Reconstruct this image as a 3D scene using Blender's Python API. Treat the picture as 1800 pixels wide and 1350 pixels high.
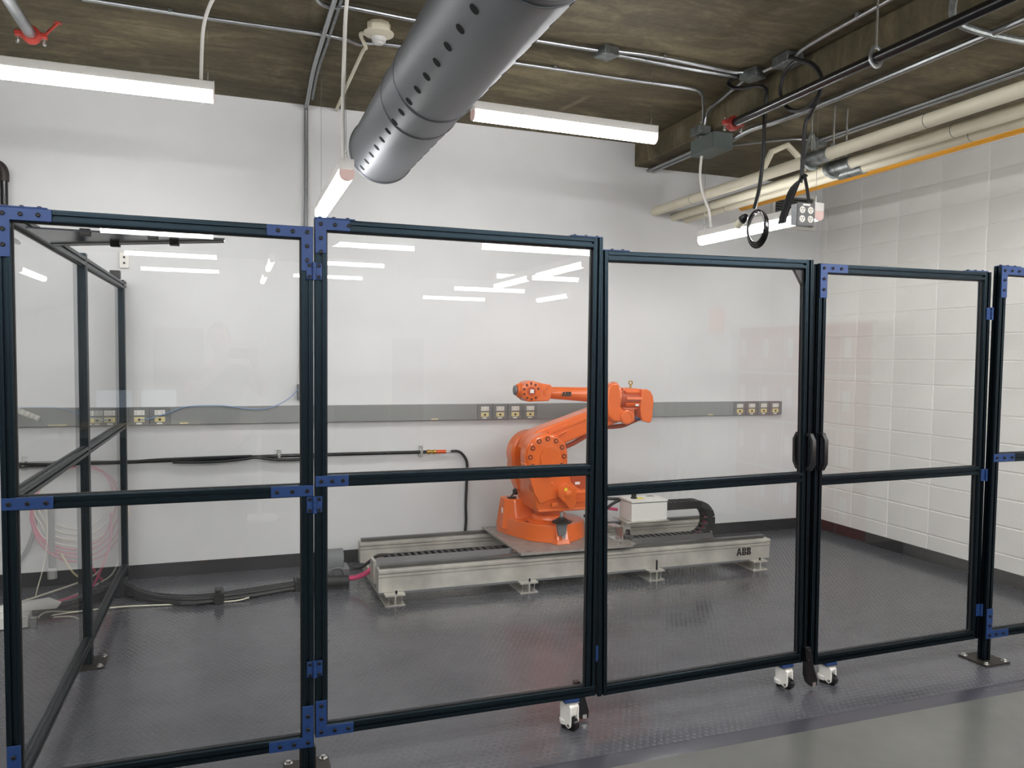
import bpy, bmesh, math, random
import numpy as np
from mathutils import Vector, Matrix
random.seed(7)
S = bpy.context.scene
for o in list(bpy.data.objects): bpy.data.objects.remove(o)
COL = S.collection
PI = math.pi

# ------------------------------------------------------------------ camera
F_PX, YAW, PITCH, ROLL, CAM_H, CX, CY = 1391.2, .353205, -.0521275, .0124042, 1.6307, 919.245, 699.238
cd = bpy.data.cameras.new('camera'); cam = bpy.data.objects.new('camera', cd); COL.objects.link(cam)
fw = Vector((math.sin(YAW)*math.cos(PITCH), math.cos(YAW)*math.cos(PITCH), math.sin(PITCH)))
rt = Vector((math.cos(YAW), -math.sin(YAW), 0)); up = rt.cross(fw)
rr = rt*math.cos(ROLL) + up*math.sin(ROLL); uu = -rt*math.sin(ROLL) + up*math.cos(ROLL)
cam.matrix_world = Matrix(((rr.x, uu.x, -fw.x, 0), (rr.y, uu.y, -fw.y, 0), (rr.z, uu.z, -fw.z, CAM_H), (0, 0, 0, 1)))
cd.sensor_fit = 'HORIZONTAL'; cd.sensor_width = 36; cd.lens = F_PX/1800*36
cd.shift_x = -(CX-900)/1800; cd.shift_y = (CY-675)/1800
cd.clip_start = .01; cd.clip_end = 60
S.camera = cam
# ------------------------------------------------------------------ world, exposure
w = bpy.data.worlds.new('world'); S.world = w; w.use_nodes = True
w.node_tree.nodes['Background'].inputs[0].default_value = (.9, .95, 1, 1)
w.node_tree.nodes['Background'].inputs[1].default_value = .05
S.view_settings.view_transform = 'Standard'; S.view_settings.look = 'None'
S.view_settings.exposure = 0.66; S.view_settings.gamma = 1; S.view_settings.use_curve_mapping = False
LAMP = 22.0

# ------------------------------------------------------------------ materials
def lin(c): return tuple((x/12.92 if x <= .04045 else ((x+.055)/1.055)**2.4) for x in [v/255 for v in c])
MATS = {}
def mat(name, rgb, rough=.5, metal=0., coat=0., bump=0., bscale=200., var=0., vscale=6., spec=.5, emit=0., aniso=0):
    m = bpy.data.materials.new(name); m.use_nodes = True; nt = m.node_tree; b = nt.nodes['Principled BSDF']
    c = lin(rgb)+(1,)
    b.inputs['Base Color'].default_value = c; b.inputs['Roughness'].default_value = rough
    b.inputs['Metallic'].default_value = metal; b.inputs['Coat Weight'].default_value = coat
    b.inputs['Coat Roughness'].default_value = .08; b.inputs['Specular IOR Level'].default_value = spec
    if emit:
        b.inputs['Emission Color'].default_value = (1, .99, .985, 1); b.inputs['Emission Strength'].default_value = emit
    if var or bump:
        tc = nt.nodes.new('ShaderNodeTexCoord')
    if var:
        n = nt.nodes.new('ShaderNodeTexNoise'); n.inputs['Scale'].default_value = vscale; n.inputs['Detail'].default_value = 6
        nt.links.new(tc.outputs['Object'], n.inputs['Vector'])
        r = nt.nodes.new('ShaderNodeValToRGB'); r.color_ramp.elements[0].position = .3; r.color_ramp.elements[1].position = .7
        r.color_ramp.elements[0].color = tuple(x*(1-var) for x in c[:3])+(1,)
        r.color_ramp.elements[1].color = tuple(min(1, x*(1+var*.6)) for x in c[:3])+(1,)
        nt.links.new(n.outputs['Fac'], r.inputs[0]); nt.links.new(r.outputs[0], b.inputs['Base Color'])
    if bump:
        n2 = nt.nodes.new('ShaderNodeTexNoise'); n2.inputs['Scale'].default_value = bscale; n2.inputs['Detail'].default_value = 3
        nt.links.new(tc.outputs['Object'], n2.inputs['Vector'])
        bp = nt.nodes.new('ShaderNodeBump'); bp.inputs['Strength'].default_value = bump; bp.inputs['Distance'].default_value = .002
        nt.links.new(n2.outputs['Fac'], bp.inputs['Height']); nt.links.new(bp.outputs[0], b.inputs['Normal'])
    MATS[name] = m
    return m
profile_m = mat('anodised_profile', (28, 40, 47), .34, .85)
blue_m = mat('blue_bracket', (26, 56, 106), .42, .25, spec=.5)
bolt_m = mat('black_bolt', (18, 18, 20), .4, .3)
black_m = mat('black_plastic', (22, 22, 24), .42)
blackg_m = mat('black_gloss', (16, 16, 18), .22)
gasket_m = mat('glazing_gasket', (30, 32, 34), .6)
steel_m = mat('bright_steel', (200, 200, 196), .25, .9)
galv_m = mat('galvanised_conduit', (165, 168, 170), .32, .9, var=.12, vscale=40)
galvd_m = mat('galvanised_box', (135, 140, 140), .42, .85, var=.35, vscale=25)
duct_m = mat('duct_zinc', (108, 111, 116), .5, .7, var=.08, vscale=3, bump=.15, bscale=8)
white_m = mat('white_enamel', (226, 224, 218), .4)
lampw_m = mat('lamp_housing', (224, 222, 218), .45)
lens_m = mat('lamp_lens', (255, 255, 255), .4, emit=LAMP)
endcap_m = mat('lamp_end_cap', (226, 196, 190), .5)
ivory_m = mat('ivory_plastic', (226, 214, 160), .5)
outw_m = mat('outlet_white', (232, 230, 222), .45)
cream_m = mat('cream_pipe', (226, 220, 198), .5, var=.06, vscale=5)
yellow_m = mat('yellow_pipe', (226, 160, 30), .45)
red_m = mat('red_coupling', (150, 42, 30), .5)
orange_m = mat('orange_paint', (228, 102, 10), .34, 0, coat=.5, var=.05, vscale=5, bump=.06, bscale=120)
seat_m = mat('bolt_recess_shade', (112, 42, 14), .6)  # darker orange paints in the shade of sunken bolts
oranged_m = mat('orange_hose', (170, 66, 14), .5)
alu_m = mat('cast_aluminium', (202, 199, 190), .42, .5, var=.24, vscale=7, bump=.15, bscale=30)
alud_m = mat('rail_steel', (104, 104, 104), .38, .8, var=.1, vscale=12)
plate_m = mat('carriage_plate_steel', (160, 156, 150), .5, .5, var=.2, vscale=14)
encl_m = mat('enclosure_grey', (222, 221, 216), .38)
raceway_m = mat('raceway_grey', (140, 142, 140), .45)
raceplate_m = mat('faceplate_grey', (124, 126, 126), .45)
greym_m = mat('grey_plate', (110, 112, 114), .45, .2)
base_m = mat('black_vinyl_base', (46, 46, 48), .42, bump=.3, bscale=60)
pink_m = mat('pink_cable', (206, 66, 112), .45)
cablew_m = mat('white_cable', (224, 220, 200), .5)
bluec_m = mat('blue_patch_cable', (130, 160, 200), .5)
pvc_m = mat('white_pvc', (225, 225, 222), .4)
brass_m = mat('brass', (190, 150, 70), .3, .9)
locker_m = mat('locker_red', (170, 40, 36), .45)
skin_m = mat('skin', (196, 150, 124), .55)
shirt_m = mat('dark_shirt', (30, 32, 38), .8)
hair_m = mat('dark_hair', (24, 20, 18), .6)
jean_m = mat('jeans', (50, 56, 70), .8)
yell_m = mat('yellow_sticker', (236, 220, 40), .5)
sticker_m = mat('white_sticker', (232, 232, 230), .5)
film_m = mat('dark_blue_sheet', (20, 26, 48), .18)
letter_m = mat('logo_black', (20, 20, 22), .5)
wood_m = mat('desk_top', (206, 190, 160), .5)
screen_m = bpy.data.materials.new('screen'); screen_m.use_nodes = True
_b = screen_m.node_tree.nodes['Principled BSDF']; _b.inputs['Emission Color'].default_value = (.55, .75, 1, 1); _b.inputs['Emission Strength'].default_value = .8

def glass_material():
    m = bpy.data.materials.new('clear_sheet'); m.use_nodes = True; nt = m.node_tree; nt.nodes.clear()
    L = nt.links.new
    out = nt.nodes.new('ShaderNodeOutputMaterial'); mx = nt.nodes.new('ShaderNodeMixShader')
    tr = nt.nodes.new('ShaderNodeBsdfTransparent'); tr.inputs[0].default_value = (.992, .995, .994, 1)
    gl = nt.nodes.new('ShaderNodeBsdfGlossy'); gl.inputs['Roughness'].default_value = .0
    g = nt.nodes.new('ShaderNodeNewGeometry')
    d = nt.nodes.new('ShaderNodeVectorMath'); d.operation = 'DOT_PRODUCT'
    L(g.outputs['Normal'], d.inputs[0]); L(g.outputs['Incoming'], d.inputs[1])
    a = nt.nodes.new('ShaderNodeMath'); a.operation = 'ABSOLUTE'; L(d.outputs['Value'], a.inputs[0])
    s = nt.nodes.new('ShaderNodeMath'); s.operation = 'SUBTRACT'; s.inputs[0].default_value = 1; L(a.outputs[0], s.inputs[1])
    p = nt.nodes.new('ShaderNodeMath'); p.operation = 'POWER'; p.inputs[1].default_value = 5; L(s.outputs[0], p.inputs[0])
    ma = nt.nodes.new('ShaderNodeMath'); ma.operation = 'MULTIPLY_ADD'; ma.inputs[1].default_value = .968; ma.inputs[2].default_value = .032
    L(p.outputs[0], ma.inputs[0])
    # a sheet reflects at both of its faces: 2R/(1+R), all counted where the ray enters
    n2 = nt.nodes.new('ShaderNodeMath'); n2.operation = 'MULTIPLY'; n2.inputs[1].default_value = 2; L(ma.outputs[0], n2.inputs[0])
    n3 = nt.nodes.new('ShaderNodeMath'); n3.operation = 'ADD'; n3.inputs[1].default_value = 1; L(ma.outputs[0], n3.inputs[0])
    n4 = nt.nodes.new('ShaderNodeMath'); n4.operation = 'DIVIDE'; L(n2.outputs[0], n4.inputs[0]); L(n3.outputs[0], n4.inputs[1])
    n5 = nt.nodes.new('ShaderNodeMath'); n5.operation = 'SUBTRACT'; n5.inputs[0].default_value = 1; L(g.outputs['Backfacing'], n5.inputs[1])
    n6 = nt.nodes.new('ShaderNodeMath'); n6.operation = 'MULTIPLY'; L(n4.outputs[0], n6.inputs[0]); L(n5.outputs[0], n6.inputs[1])
    L(n6.outputs[0], mx.inputs[0]); L(tr.outputs[0], mx.inputs[1]); L(gl.outputs[0], mx.inputs[2])
    L(mx.outputs[0], out.inputs[0]); return m
glass_m = glass_material()

def nodes_mat(name):
    m = bpy.data.materials.new(name); m.use_nodes = True; nt = m.node_tree
    return m, nt, nt.nodes['Principled BSDF'], nt.nodes.new('ShaderNodeTexCoord')
def noise(nt, vec, scale, detail=4, rough=.5, sc=(1, 1, 1), dist=0):
    mp = nt.nodes.new('ShaderNodeMapping'); mp.inputs['Scale'].default_value = sc; nt.links.new(vec, mp.inputs[0])
    n = nt.nodes.new('ShaderNodeTexNoise'); n.inputs['Scale'].default_value = scale; n.inputs['Detail'].default_value = detail
    n.inputs['Roughness'].default_value = rough; n.inputs['Distortion'].default_value = dist
    nt.links.new(mp.outputs[0], n.inputs['Vector']); return n.outputs['Fac']
def ramp(nt, fac, stops):
    r = nt.nodes.new('ShaderNodeValToRGB'); els = r.color_ramp.elements
    while len(els) < len(stops): els.new(.5)
    for e, (p, c) in zip(els, stops): e.position = p; e.color = (lin(c)+(1,)) if len(c) == 3 else c
    nt.links.new(fac, r.inputs[0]); return r.outputs[0]
def mixc(nt, fac, a, b, mode='MIX'):
    m = nt.nodes.new('ShaderNodeMix'); m.data_type = 'RGBA'; m.blend_type = mode
    if isinstance(fac, float): m.inputs['Factor'].default_value = fac
    else: nt.links.new(fac, m.inputs['Factor'])
    for k, v in (('A', a), ('B', b)):
        s = [i for i in m.inputs if i.name == k and i.type == 'RGBA'][0]
        if isinstance(v, tuple): s.default_value = v
        else: nt.links.new(v, s)
    return [o for o in m.outputs if o.type == 'RGBA'][0]
def bump(nt, b, h, strength, dist=.003):
    bp = nt.nodes.new('ShaderNodeBump'); bp.inputs['Strength'].default_value = strength; bp.inputs['Distance'].default_value = dist
    nt.links.new(h, bp.inputs['Height']); nt.links.new(bp.outputs[0], b.inputs['Normal'])

# board-formed concrete
def concrete_mat():
    m, nt, b, tc = nodes_mat('ceiling_concrete'); V = tc.outputs['Object']
    n1 = noise(nt, V, 1.7, 8, .68, (1, 2.0, 1), .9)
    c1 = ramp(nt, n1, [(.30, (60, 52, 36)), (.5, (92, 83, 59)), (.68, (134, 122, 92))])
    n2 = noise(nt, V, 3.0, 5, .6, (.5, 6, 1), .3)
    c2 = ramp(nt, n2, [(.3, (64, 57, 40)), (.7, (116, 106, 80))])
    c = mixc(nt, .33, c1, c2)
    n3 = noise(nt, V, 26, 3, .6)
    c3 = ramp(nt, n3, [(.35, (214, 214, 214)), (.65, (255, 255, 255))])
    c = mixc(nt, .6, c, c3, 'MULTIPLY')
    # pale efflorescence streaks along old form joints
    wv = nt.nodes.new('ShaderNodeTexWave'); wv.wave_type = 'BANDS'; wv.bands_direction = 'X'; wv.inputs['Scale'].default_value = .33
    wv.inputs['Distortion'].default_value = 1.2; wv.inputs['Detail'].default_value = 3; wv.inputs['Detail Scale'].default_value = 1.6
    nt.links.new(V, wv.inputs['Vector'])
    line = ramp(nt, wv.outputs['Fac'], [(.985, (0, 0, 0)), (1.0, (255, 255, 255))])
    brk = ramp(nt, noise(nt, V, 2.4, 4), [(.5, (0, 0, 0)), (.62, (150, 150, 150))])
    f = mixc(nt, 1.0, line, brk, 'MULTIPLY')
    c = mixc(nt, f, c, lin((158, 148, 120))+(1,))
    nt.links.new(c, b.inputs['Base Color']); b.inputs['Roughness'].default_value = .8
    bump(nt, b, n2, .5, .012); return m
ceil_m = concrete_mat()
def wall_mat(name, base, bscale=350, bs=.18, scuff=True):
    m, nt, b, tc = nodes_mat(name); V = tc.outputs['Object']
    n1 = noise(nt, V, 1.2, 4)
    d = tuple(int(x*.965) for x in base)
    c = ramp(nt, n1, [(.35, d), (.65, base)])
    if scuff:
        n2 = noise(nt, V, 7, 8, .75, (1, 1, 1.6), 1.2)
        mk = ramp(nt, n2, [(.66, (0, 0, 0)), (.74, (120, 120, 120))])
        sp = nt.nodes.new('ShaderNodeSeparateXYZ'); nt.links.new(V, sp.inputs[0])
        mr = nt.nodes.new('ShaderNodeMapRange'); mr.inputs['From Min'].default_value = .1; mr.inputs['From Max'].default_value = 1.0
        mr.inputs['To Min'].default_value = .75; mr.inputs['To Max'].default_value = 0; nt.links.new(sp.outputs['Z'], mr.inputs['Value'])
        f = nt.nodes.new('ShaderNodeMath'); f.operation = 'MULTIPLY'; nt.links.new(mk, f.inputs[0]); nt.links.new(mr.outputs[0], f.inputs[1])
        c = mixc(nt, f.outputs[0], c, lin((120, 116, 108))+(1,))
    nt.links.new(c, b.inputs['Base Color']); b.inputs['Roughness'].default_value = .5
    bump(nt, b, noise(nt, V, bscale, 2), bs, .002); return m
wall_m = wall_mat('painted_wall', (220, 221, 221))
block_m = wall_mat('painted_block', (234, 233, 229), 160, .5, False)
def floor_mat_mat():
    m, nt, b, tc = nodes_mat('grey_rubber'); V = tc.outputs['Object']
    n1 = noise(nt, V, 1.6, 6, .6); n2 = noise(nt, V, 45, 6, .8)
    c = ramp(nt, n1, [(.3, (74, 75, 80)), (.7, (88, 89, 94))])
    dust = ramp(nt, n2, [(.68, (0, 0, 0)), (.78, (110, 110, 110))])
    c = mixc(nt, dust, c, lin((160, 160, 160))+(1,))
    nt.links.new(c, b.inputs['Base Color'])
    r = ramp(nt, n1, [(.3, (86, 86, 86)), (.7, (118, 118, 118))]); nt.links.new(r, b.inputs['Roughness'])
    bump(nt, b, noise(nt, V, 22, 4, .6), .25, .003); return m
rubber_m = floor_mat_mat()
def conc_floor():
    m, nt, b, tc = nodes_mat('polished_concrete'); V = tc.outputs['Object']
    n1 = noise(nt, V, 1.3, 6, .6); n2 = noise(nt, V, 60, 4, .7)
    c = ramp(nt, n1, [(.3, (90, 91, 88)), (.7, (104, 105, 102))])
    sp = ramp(nt, n2, [(.70, (0, 0, 0)), (.78, (90, 90, 90))])
    c = mixc(nt, sp, c, lin((190, 190, 184))+(1,))
    nt.links.new(c, b.inputs['Base Color']); b.inputs['Roughness'].default_value = .22
    bump(nt, b, noise(nt, V, 90, 3, .6), .12, .002); return m
cfloor_m = conc_floor()

# ------------------------------------------------------------------ mesh building
class MB:
    def __init__(s): s.v = []; s.f = []
    def add(s, vs, fs):
        o = len(s.v); s.v += [tuple(v) for v in vs]; s.f += [tuple(o+i for i in f) for f in fs]; return s
    def box(s, x0, x1, y0, y1, z0, z1):
        vs = [(x, y, z) for x in (x0, x1) for y in (y0, y1) for z in (z0, z1)]
        return s.add(vs, [(0, 1, 3, 2), (4, 6, 7, 5), (0, 4, 5, 1), (2, 3, 7, 6), (0, 2, 6, 4), (1, 5, 7, 3)])
    def cbox(s, c, d): return s.box(c[0]-d[0]/2, c[0]+d[0]/2, c[1]-d[1]/2, c[1]+d[1]/2, c[2]-d[2]/2, c[2]+d[2]/2)
    def cyl(s, a, b, r, r2=None, n=20):
        a = Vector(a); b = Vector(b); r2 = r if r2 is None else r2
        d = (b-a).normalized(); t = Vector((0, 0, 1)) if abs(d.z) < .9 else Vector((1, 0, 0))
        u = d.cross(t).normalized(); v = d.cross(u)
        vs = []
        for k in range(n):
            an = 2*PI*k/n; e = u*math.cos(an)+v*math.sin(an); vs += [a+e*r, b+e*r2]
        fs = [(2*k, 2*((k+1) % n), 2*((k+1) % n)+1, 2*k+1) for k in range(n)]
        fs += [tuple(2*k for k in range(n))[::-1], tuple(2*k+1 for k in range(n))]
        return s.add(vs, fs)
    def lathe(s, a, d, prof, n=24):   # prof: (distance along d, radius)
        a = Vector(a); d = Vector(d).normalized(); t = Vector((0, 0, 1)) if abs(d.z) < .9 else Vector((1, 0, 0))
        u = d.cross(t).normalized(); v = d.cross(u); vs = []; m = len(prof)
        for k in range(n):
            e = u*math.cos(2*PI*k/n)+v*math.sin(2*PI*k/n)
            for h, r in prof: vs.append(a+d*h+e*r)
        fs = [(k*m+j, ((k+1) % n)*m+j, ((k+1) % n)*m+j+1, k*m+j+1) for k in range(n) for j in range(m-1)]
        fs += [tuple(k*m for k in range(n))[::-1], tuple(k*m+m-1 for k in range(n))]
        return s.add(vs, fs)
    def prism(s, pts, lo, hi, ax='y', top=None):   # polygon in the other two axes
        f = {'y': lambda p, t: (p[0], t, p[1]), 'z': lambda p, t: (p[0], p[1], t), 'x': lambda p, t: (t, p[0], p[1])}[ax]
        n = len(pts); top = top or pts
        return s.add([f(p, lo) for p in pts]+[f(p, hi) for p in top],
                     [(k, (k+1) % n, n+(k+1) % n, n+k) for k in range(n)]+[tuple(range(n))[::-1], tuple(range(n, 2*n))])
    def tube(s, pts, r, n=10, smooth=4, flat=1.0, closed=False):
        P = [Vector(p) for p in pts]
        if smooth and len(P) > 2:
            Q = []
            m = len(P)
            for i in range(m if closed else m-1):
                p0 = P[(i-1) % m] if (closed or i > 0) else P[0]; p1 = P[i]; p2 = P[(i+1) % m]
                p3 = P[(i+2) % m] if (closed or i+2 < m) else P[-1]
                for k in range(smooth):
                    t = k/smooth
                    Q.append(.5*((2*p1)+(p2-p0)*t+(2*p0-5*p1+4*p2-p3)*t*t+(3*p1-p0-3*p2+p3)*t**3))
            if not closed: Q.append(P[-1])
            P = Q
        m = len(P); u = None; vs = []
        for i in range(m):
            if closed: d = (P[(i+1) % m]-P[i-1]).normalized()
            else: d = (P[min(i+1, m-1)]-P[max(i-1, 0)]).normalized()
            if u is None: t = Vector((0, 0, 1)) if abs(d.z) < .9 else Vector((1, 0, 0)); u = d.cross(t).normalized()
            else: u = (u-d*u.dot(d)).normalized()
            v = d.cross(u)
            for k in range(n): vs.append(P[i]+u*(r*math.cos(2*PI*k/n))+v*(r*flat*math.sin(2*PI*k/n)))
        fs = [(i*n+k, i*n+(k+1) % n, ((i+1) % m)*n+(k+1) % n, ((i+1) % m)*n+k) for i in range(m if closed else m-1) for k in range(n)]
        if not closed: fs += [tuple(range(n))[::-1], tuple((m-1)*n+k for k in range(n))]
        return s.add(vs, fs)
    def xform(s, M): s.v = [tuple(M @ Vector(v)) for v in s.v]; return s
    def mesh(s, name, m, smooth=True):
        me = bpy.data.meshes.new(name); me.from_pydata(s.v, [], s.f); me.materials.append(m)
        bm = bmesh.new(); bm.from_mesh(me); bmesh.ops.recalc_face_normals(bm, faces=bm.faces); bm.to_mesh(me); bm.free()
        if smooth:
            for p in me.polygons: p.use_smooth = True
            me.set_sharp_from_angle(angle=math.radians(35))
        return me
WM = {}
def obj(name, mb, m, parent=None, bevel=0, seg=2, smooth=True):
    me = mb.mesh(name, m, smooth) if isinstance(mb, MB) else mb
    o = bpy.data.objects.new(name, me); COL.objects.link(o)
    if parent:
        o.parent = parent
        if parent.name in WM and not parent.get('_local'): o.matrix_parent_inverse = WM[parent.name].inverted()
    if bevel:
        b = o.modifiers.new('bevel', 'BEVEL'); b.width = bevel; b.segments = seg; b.limit_method = 'ANGLE'; b.angle_limit = math.radians(40)
        b.harden_normals = False
    return o
def tag(o, label, cat, group=None):
    o['label'] = label; o['category'] = cat
    if group: o['group'] = group
    return o
def thing(name, label, cat, loc=(0, 0, 0), rot=(0, 0, 0), group=None, local=False):
    o = bpy.data.objects.new(name, None); COL.objects.link(o); o.empty_display_size = .1
    o.location = loc; o.rotation_euler = rot; tag(o, label, cat, group)
    from mathutils import Euler
    WM[o.name] = Matrix.Translation(loc) @ Euler(rot).to_matrix().to_4x4()
    LOCAL[o.name] = local
    return o
LOCAL = {}
def obj(name, mb, m, parent=None, bevel=0, seg=2, smooth=True, label=None):
    me = mb.mesh(name, m, smooth) if isinstance(mb, MB) else mb
    o = bpy.data.objects.new(name, me); COL.objects.link(o)
    if label: o['label'] = label
    if parent:
        o.parent = parent
        if parent.name in WM and not LOCAL[parent.name]: o.matrix_parent_inverse = WM[parent.name].inverted()
    if bevel:
        b = o.modifiers.new('bevel', 'BEVEL'); b.width = bevel; b.segments = seg; b.limit_method = 'ANGLE'; b.angle_limit = math.radians(40)
    return o
def struct(name, mb, m, parent=None, **k):
    o = obj(name, mb, m, parent, **k)
    if not parent: o['kind'] = 'structure'
    return o
def copy_tree(o, parent=None, loc=None, rot=None, label=None):
    c = o.copy(); COL.objects.link(c); c.parent = parent
    if parent is None:
        if loc is not None: c.location = loc
        if rot is not None: c.rotation_euler = rot
        if label: c['label'] = label
    for ch in list(o.children): copy_tree(ch, c)
    return c

# ------------------------------------------------------------------ room shell
B, XR, XL, YB, CZ, SZ, BX = 6.226, 5.33, -3.3, -10.5, 3.49, 3.29, 3.30
struct('floor', MB().box(XL-.2, XR+.2, YB-.2, B+.2, -.15, -.006), cfloor_m)
struct('ceiling', MB().box(XL-.2, XR+.2, YB-.2, B+.2, CZ, CZ+.25), ceil_m)
struct('trim_1', MB().box(BX, XR+.0, YB, B, SZ, CZ), ceil_m, bevel=.012)
struct('wall_back', MB().box(XL-.2, XR+.2, B, B+.2, -.15, CZ), wall_m)
struct('wall_left', MB().box(XL-.2, XL, YB-.2, B, -.15, CZ), wall_m)
struct('wall_front', MB().box(XL-.2, XR+.2, YB-.2, YB, -.15, CZ), wall_m)
wr = struct('wall_right', MB().box(XR+.006, XR+.3, YB-.2, B, -.15, CZ), block_m)
# stack-bonded blocks, recessed joints
bw, bh = .4275, .2032
def block_mesh():
    g = .004; c = .0045; y0, y1, z0, z1 = -bw/2+g, bw/2-g, -bh/2+g, bh/2-g
    vs = [(0.0, y0, z0), (0, y1, z0), (0, y1, z1), (0, y0, z1),
          (-.006, y0+c, z0+c), (-.006, y1-c, z0+c), (-.006, y1-c, z1-c), (-.006, y0+c, z1-c)]
    return MB().add(vs, [(4, 7, 6, 5), (0, 1, 5, 4), (1, 2, 6, 5), (2, 3, 7, 6), (3, 0, 4, 7)]).mesh('block', block_m, False)
bm_ = block_mesh()
yj = [6.226-.09]
y = 5.711+bw
rows = [1.4386-.2032*k for k in range(-10, 8)]
for i in range(0, 13):
    yc = 5.711+bw/2-bw*i
    for zt in rows:
        zc = zt-bh/2
        if zc+bh/2 > SZ or zc < 0: continue
        o = bpy.data.objects.new('block', bm_); COL.objects.link(o); o.parent = wr
        o.location = (XR+.006, yc, zc)
for zt in rows:   # cut blocks in the corner
    zc = zt-bh/2
    if zc+bh/2 > SZ or zc < 0: continue
    o = bpy.data.objects.new('block', bm_); COL.objects.link(o); o.parent = wr
    o.location = (XR+.006, (5.711+bw+B)/2, zc); o.scale = (1, (B-5.711-bw)/bw, 1)
struct('baseboard_back', MB().box(XL, XR, B-.006, B, 0, .1), base_m, bevel=.002)
struct('baseboard_right', MB().box(XR-.006, XR+.004, 2.85, B-.006, 0, .1), base_m, bevel=.002)

# rubber mat with raised coins and ramp edge
mat_t = thing('floor_mat', 'dark grey raised-coin rubber floor covering inside and under the clear fence', 'floor mat', (1, 4.5, 0))
obj('mat_sheet', MB().box(XL, XR, 2.845, B, -.006, 0), rubber_m, mat_t)
obj('edge_strip', MB().prism([(2.765, -.006), (2.85, -.006), (2.85, .0022), (2.835, .0022)], XL, XR, 'x'), mat('edge_vinyl', (64, 64, 71), .22, bump=.2, bscale=30), mat_t)
def coins():
    n = 10; px, py = .033, .0286
    xs = np.arange(-1.7, XR-.02, px); ys = np.arange(2.87, B-.02, py)
    cx, cy = np.meshgrid(xs, ys); cx = cx+(np.arange(len(ys)) % 2)[:, None]*px/2
    cx = cx.ravel(); cy = cy.ravel(); N = len(cx)
    a = np.arange(n)*2*PI/n
    ring = np.concatenate([np.c_[np.cos(a)*.0122, np.sin(a)*.0122, a*0+0.0], np.c_[np.cos(a)*.0098, np.sin(a)*.0098, a*0+.0006]])
    V = ring[None]+np.stack([cx, cy, cx*0], 1)[:, None]
    me = bpy.data.meshes.new('coin_relief'); me.vertices.add(N*2*n); me.vertices.foreach_set('co', V.astype(np.float32).ravel())
    base = (np.arange(N)*2*n)[:, None]
    k = np.arange(n); quads = np.stack([k, (k+1) % n, n+(k+1) % n, n+k], 1).ravel()
    topf = n+k
    loops = np.concatenate([base+quads[None], base+topf[None]], 1).ravel()
    tot = np.tile(np.r_[np.full(n, 4), n], N); start = np.r_[0, np.cumsum(tot)[:-1]]
    me.loops.add(len(loops)); me.loops.foreach_set('vertex_index', loops.astype(np.int32))
    me.polygons.add(len(tot)); me.polygons.foreach_set('loop_start', start.astype(np.int32))
    me.update(calc_edges=True); me.materials.append(rubber_m)
    o = obj('coin_relief', me, rubber_m, mat_t); o['kind'] = 'stuff'
coins()

# ------------------------------------------------------------------ aluminium profile
def prof_pts(w):
    h = w/2; s = .0055; g = .0135; d = .012; pts = []
    side = [(-h+.003, h), (-g-.0015, h), (-g-.0015, h-.0012), (-g+.0005, h-.0012), (-g+.0005, h), (-s, h), (-s, h-d), (s, h-d), (s, h), (g-.0005, h), (g-.0005, h-.0012), (g+.0015, h-.0012), (g+.0015, h), (h-.003, h), (h-.0008, h-.0008)]
    for k in range(4):
        a = -PI/2*k; c, q = math.cos(a), math.sin(a)
        pts += [(x*c-y_*q, x*q+y_*c) for x, y_ in side]
    return pts
def bar(mb, a, b, w=.045):   # axis-aligned extrusion from a to b, through centres
    P = prof_pts(w); ax = max(range(3), key=lambda i: abs(b[i]-a[i]))
    oth = [i for i in range(3) if i != ax]
    vs = []
    for end in (a, b):
        for p in P:
            v = [0, 0, 0]; v[ax] = end[ax]; v[oth[0]] = end[oth[0]]+p[0]; v[oth[1]] = end[oth[1]]+p[1]; vs.append(tuple(v))
    n = len(P)
    mb.add(vs, [(k, (k+1) % n, n+(k+1) % n, n+k) for k in range(n)]+[tuple(range(n))[::-1], tuple(range(n, 2*n))])
    return mb
def flat_bolt(parent, x, y, z, r=.0075, ax='y', sgn=-1):
    d = Vector((0, sgn, 0)) if ax == 'y' else (Vector((0, 0, 1)) if ax == 'z' else Vector((sgn, 0, 0)))
    p = Vector((x, y, z))
    return obj('bolt', MB().lathe(p, d, [(0, r), (.0045, r), (.006, r*.72), (.006, r*.4), (.003, r*.35)], 14), bolt_m, parent)
def lbracket(parent, x, z, sx, sz, y=0.0, L=.165, wd=.042, tt=.005):
    """flat L plate on the front face; corner at (x,z), arms towards sx and sz"""
    P = [(0, 0), (L, 0), (L, wd), (wd, wd), (wd, L), (0, L)]
    pts = [(x+sx*a, z+sz*b) for a, b in P]
    o = obj('corner_bracket', MB().prism(pts, y-tt, y), blue_m, parent, bevel=.0015)
    for a, b in ((wd/2, wd/2), (wd/2+.052, wd/2), (wd/2+.104, wd/2), (wd/2, wd/2+.052), (wd/2, wd/2+.104)):
        flat_bolt(o, x+sx*a, y-tt, z+sz*b)
    return o
def ibracket(parent, x0, x1, z, y=0.0, wd=.042, tt=.005):
    o = obj('joining_plate', MB().box(min(x0, x1), max(x0, x1), y-tt, y, z-wd/2, z+wd/2), blue_m, parent, bevel=.0015)
    a, b = min(x0, x1), max(x0, x1); m = (a+b)/2
    for x in (a+.022, m, b-.022): flat_bolt(o, x, y-tt, z)
    return o
def topbracket(parent, x, sx, z):
    o = obj('top_plate', MB().box(min(x, x+sx*.15), max(x, x+sx*.15), .002, .043, z, z+.005), blue_m, parent, bevel=.001)
    for k in range(3): flat_bolt(o, x+sx*(.02+.052*k), .0225, z+.005, ax='z')
    return o
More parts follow.
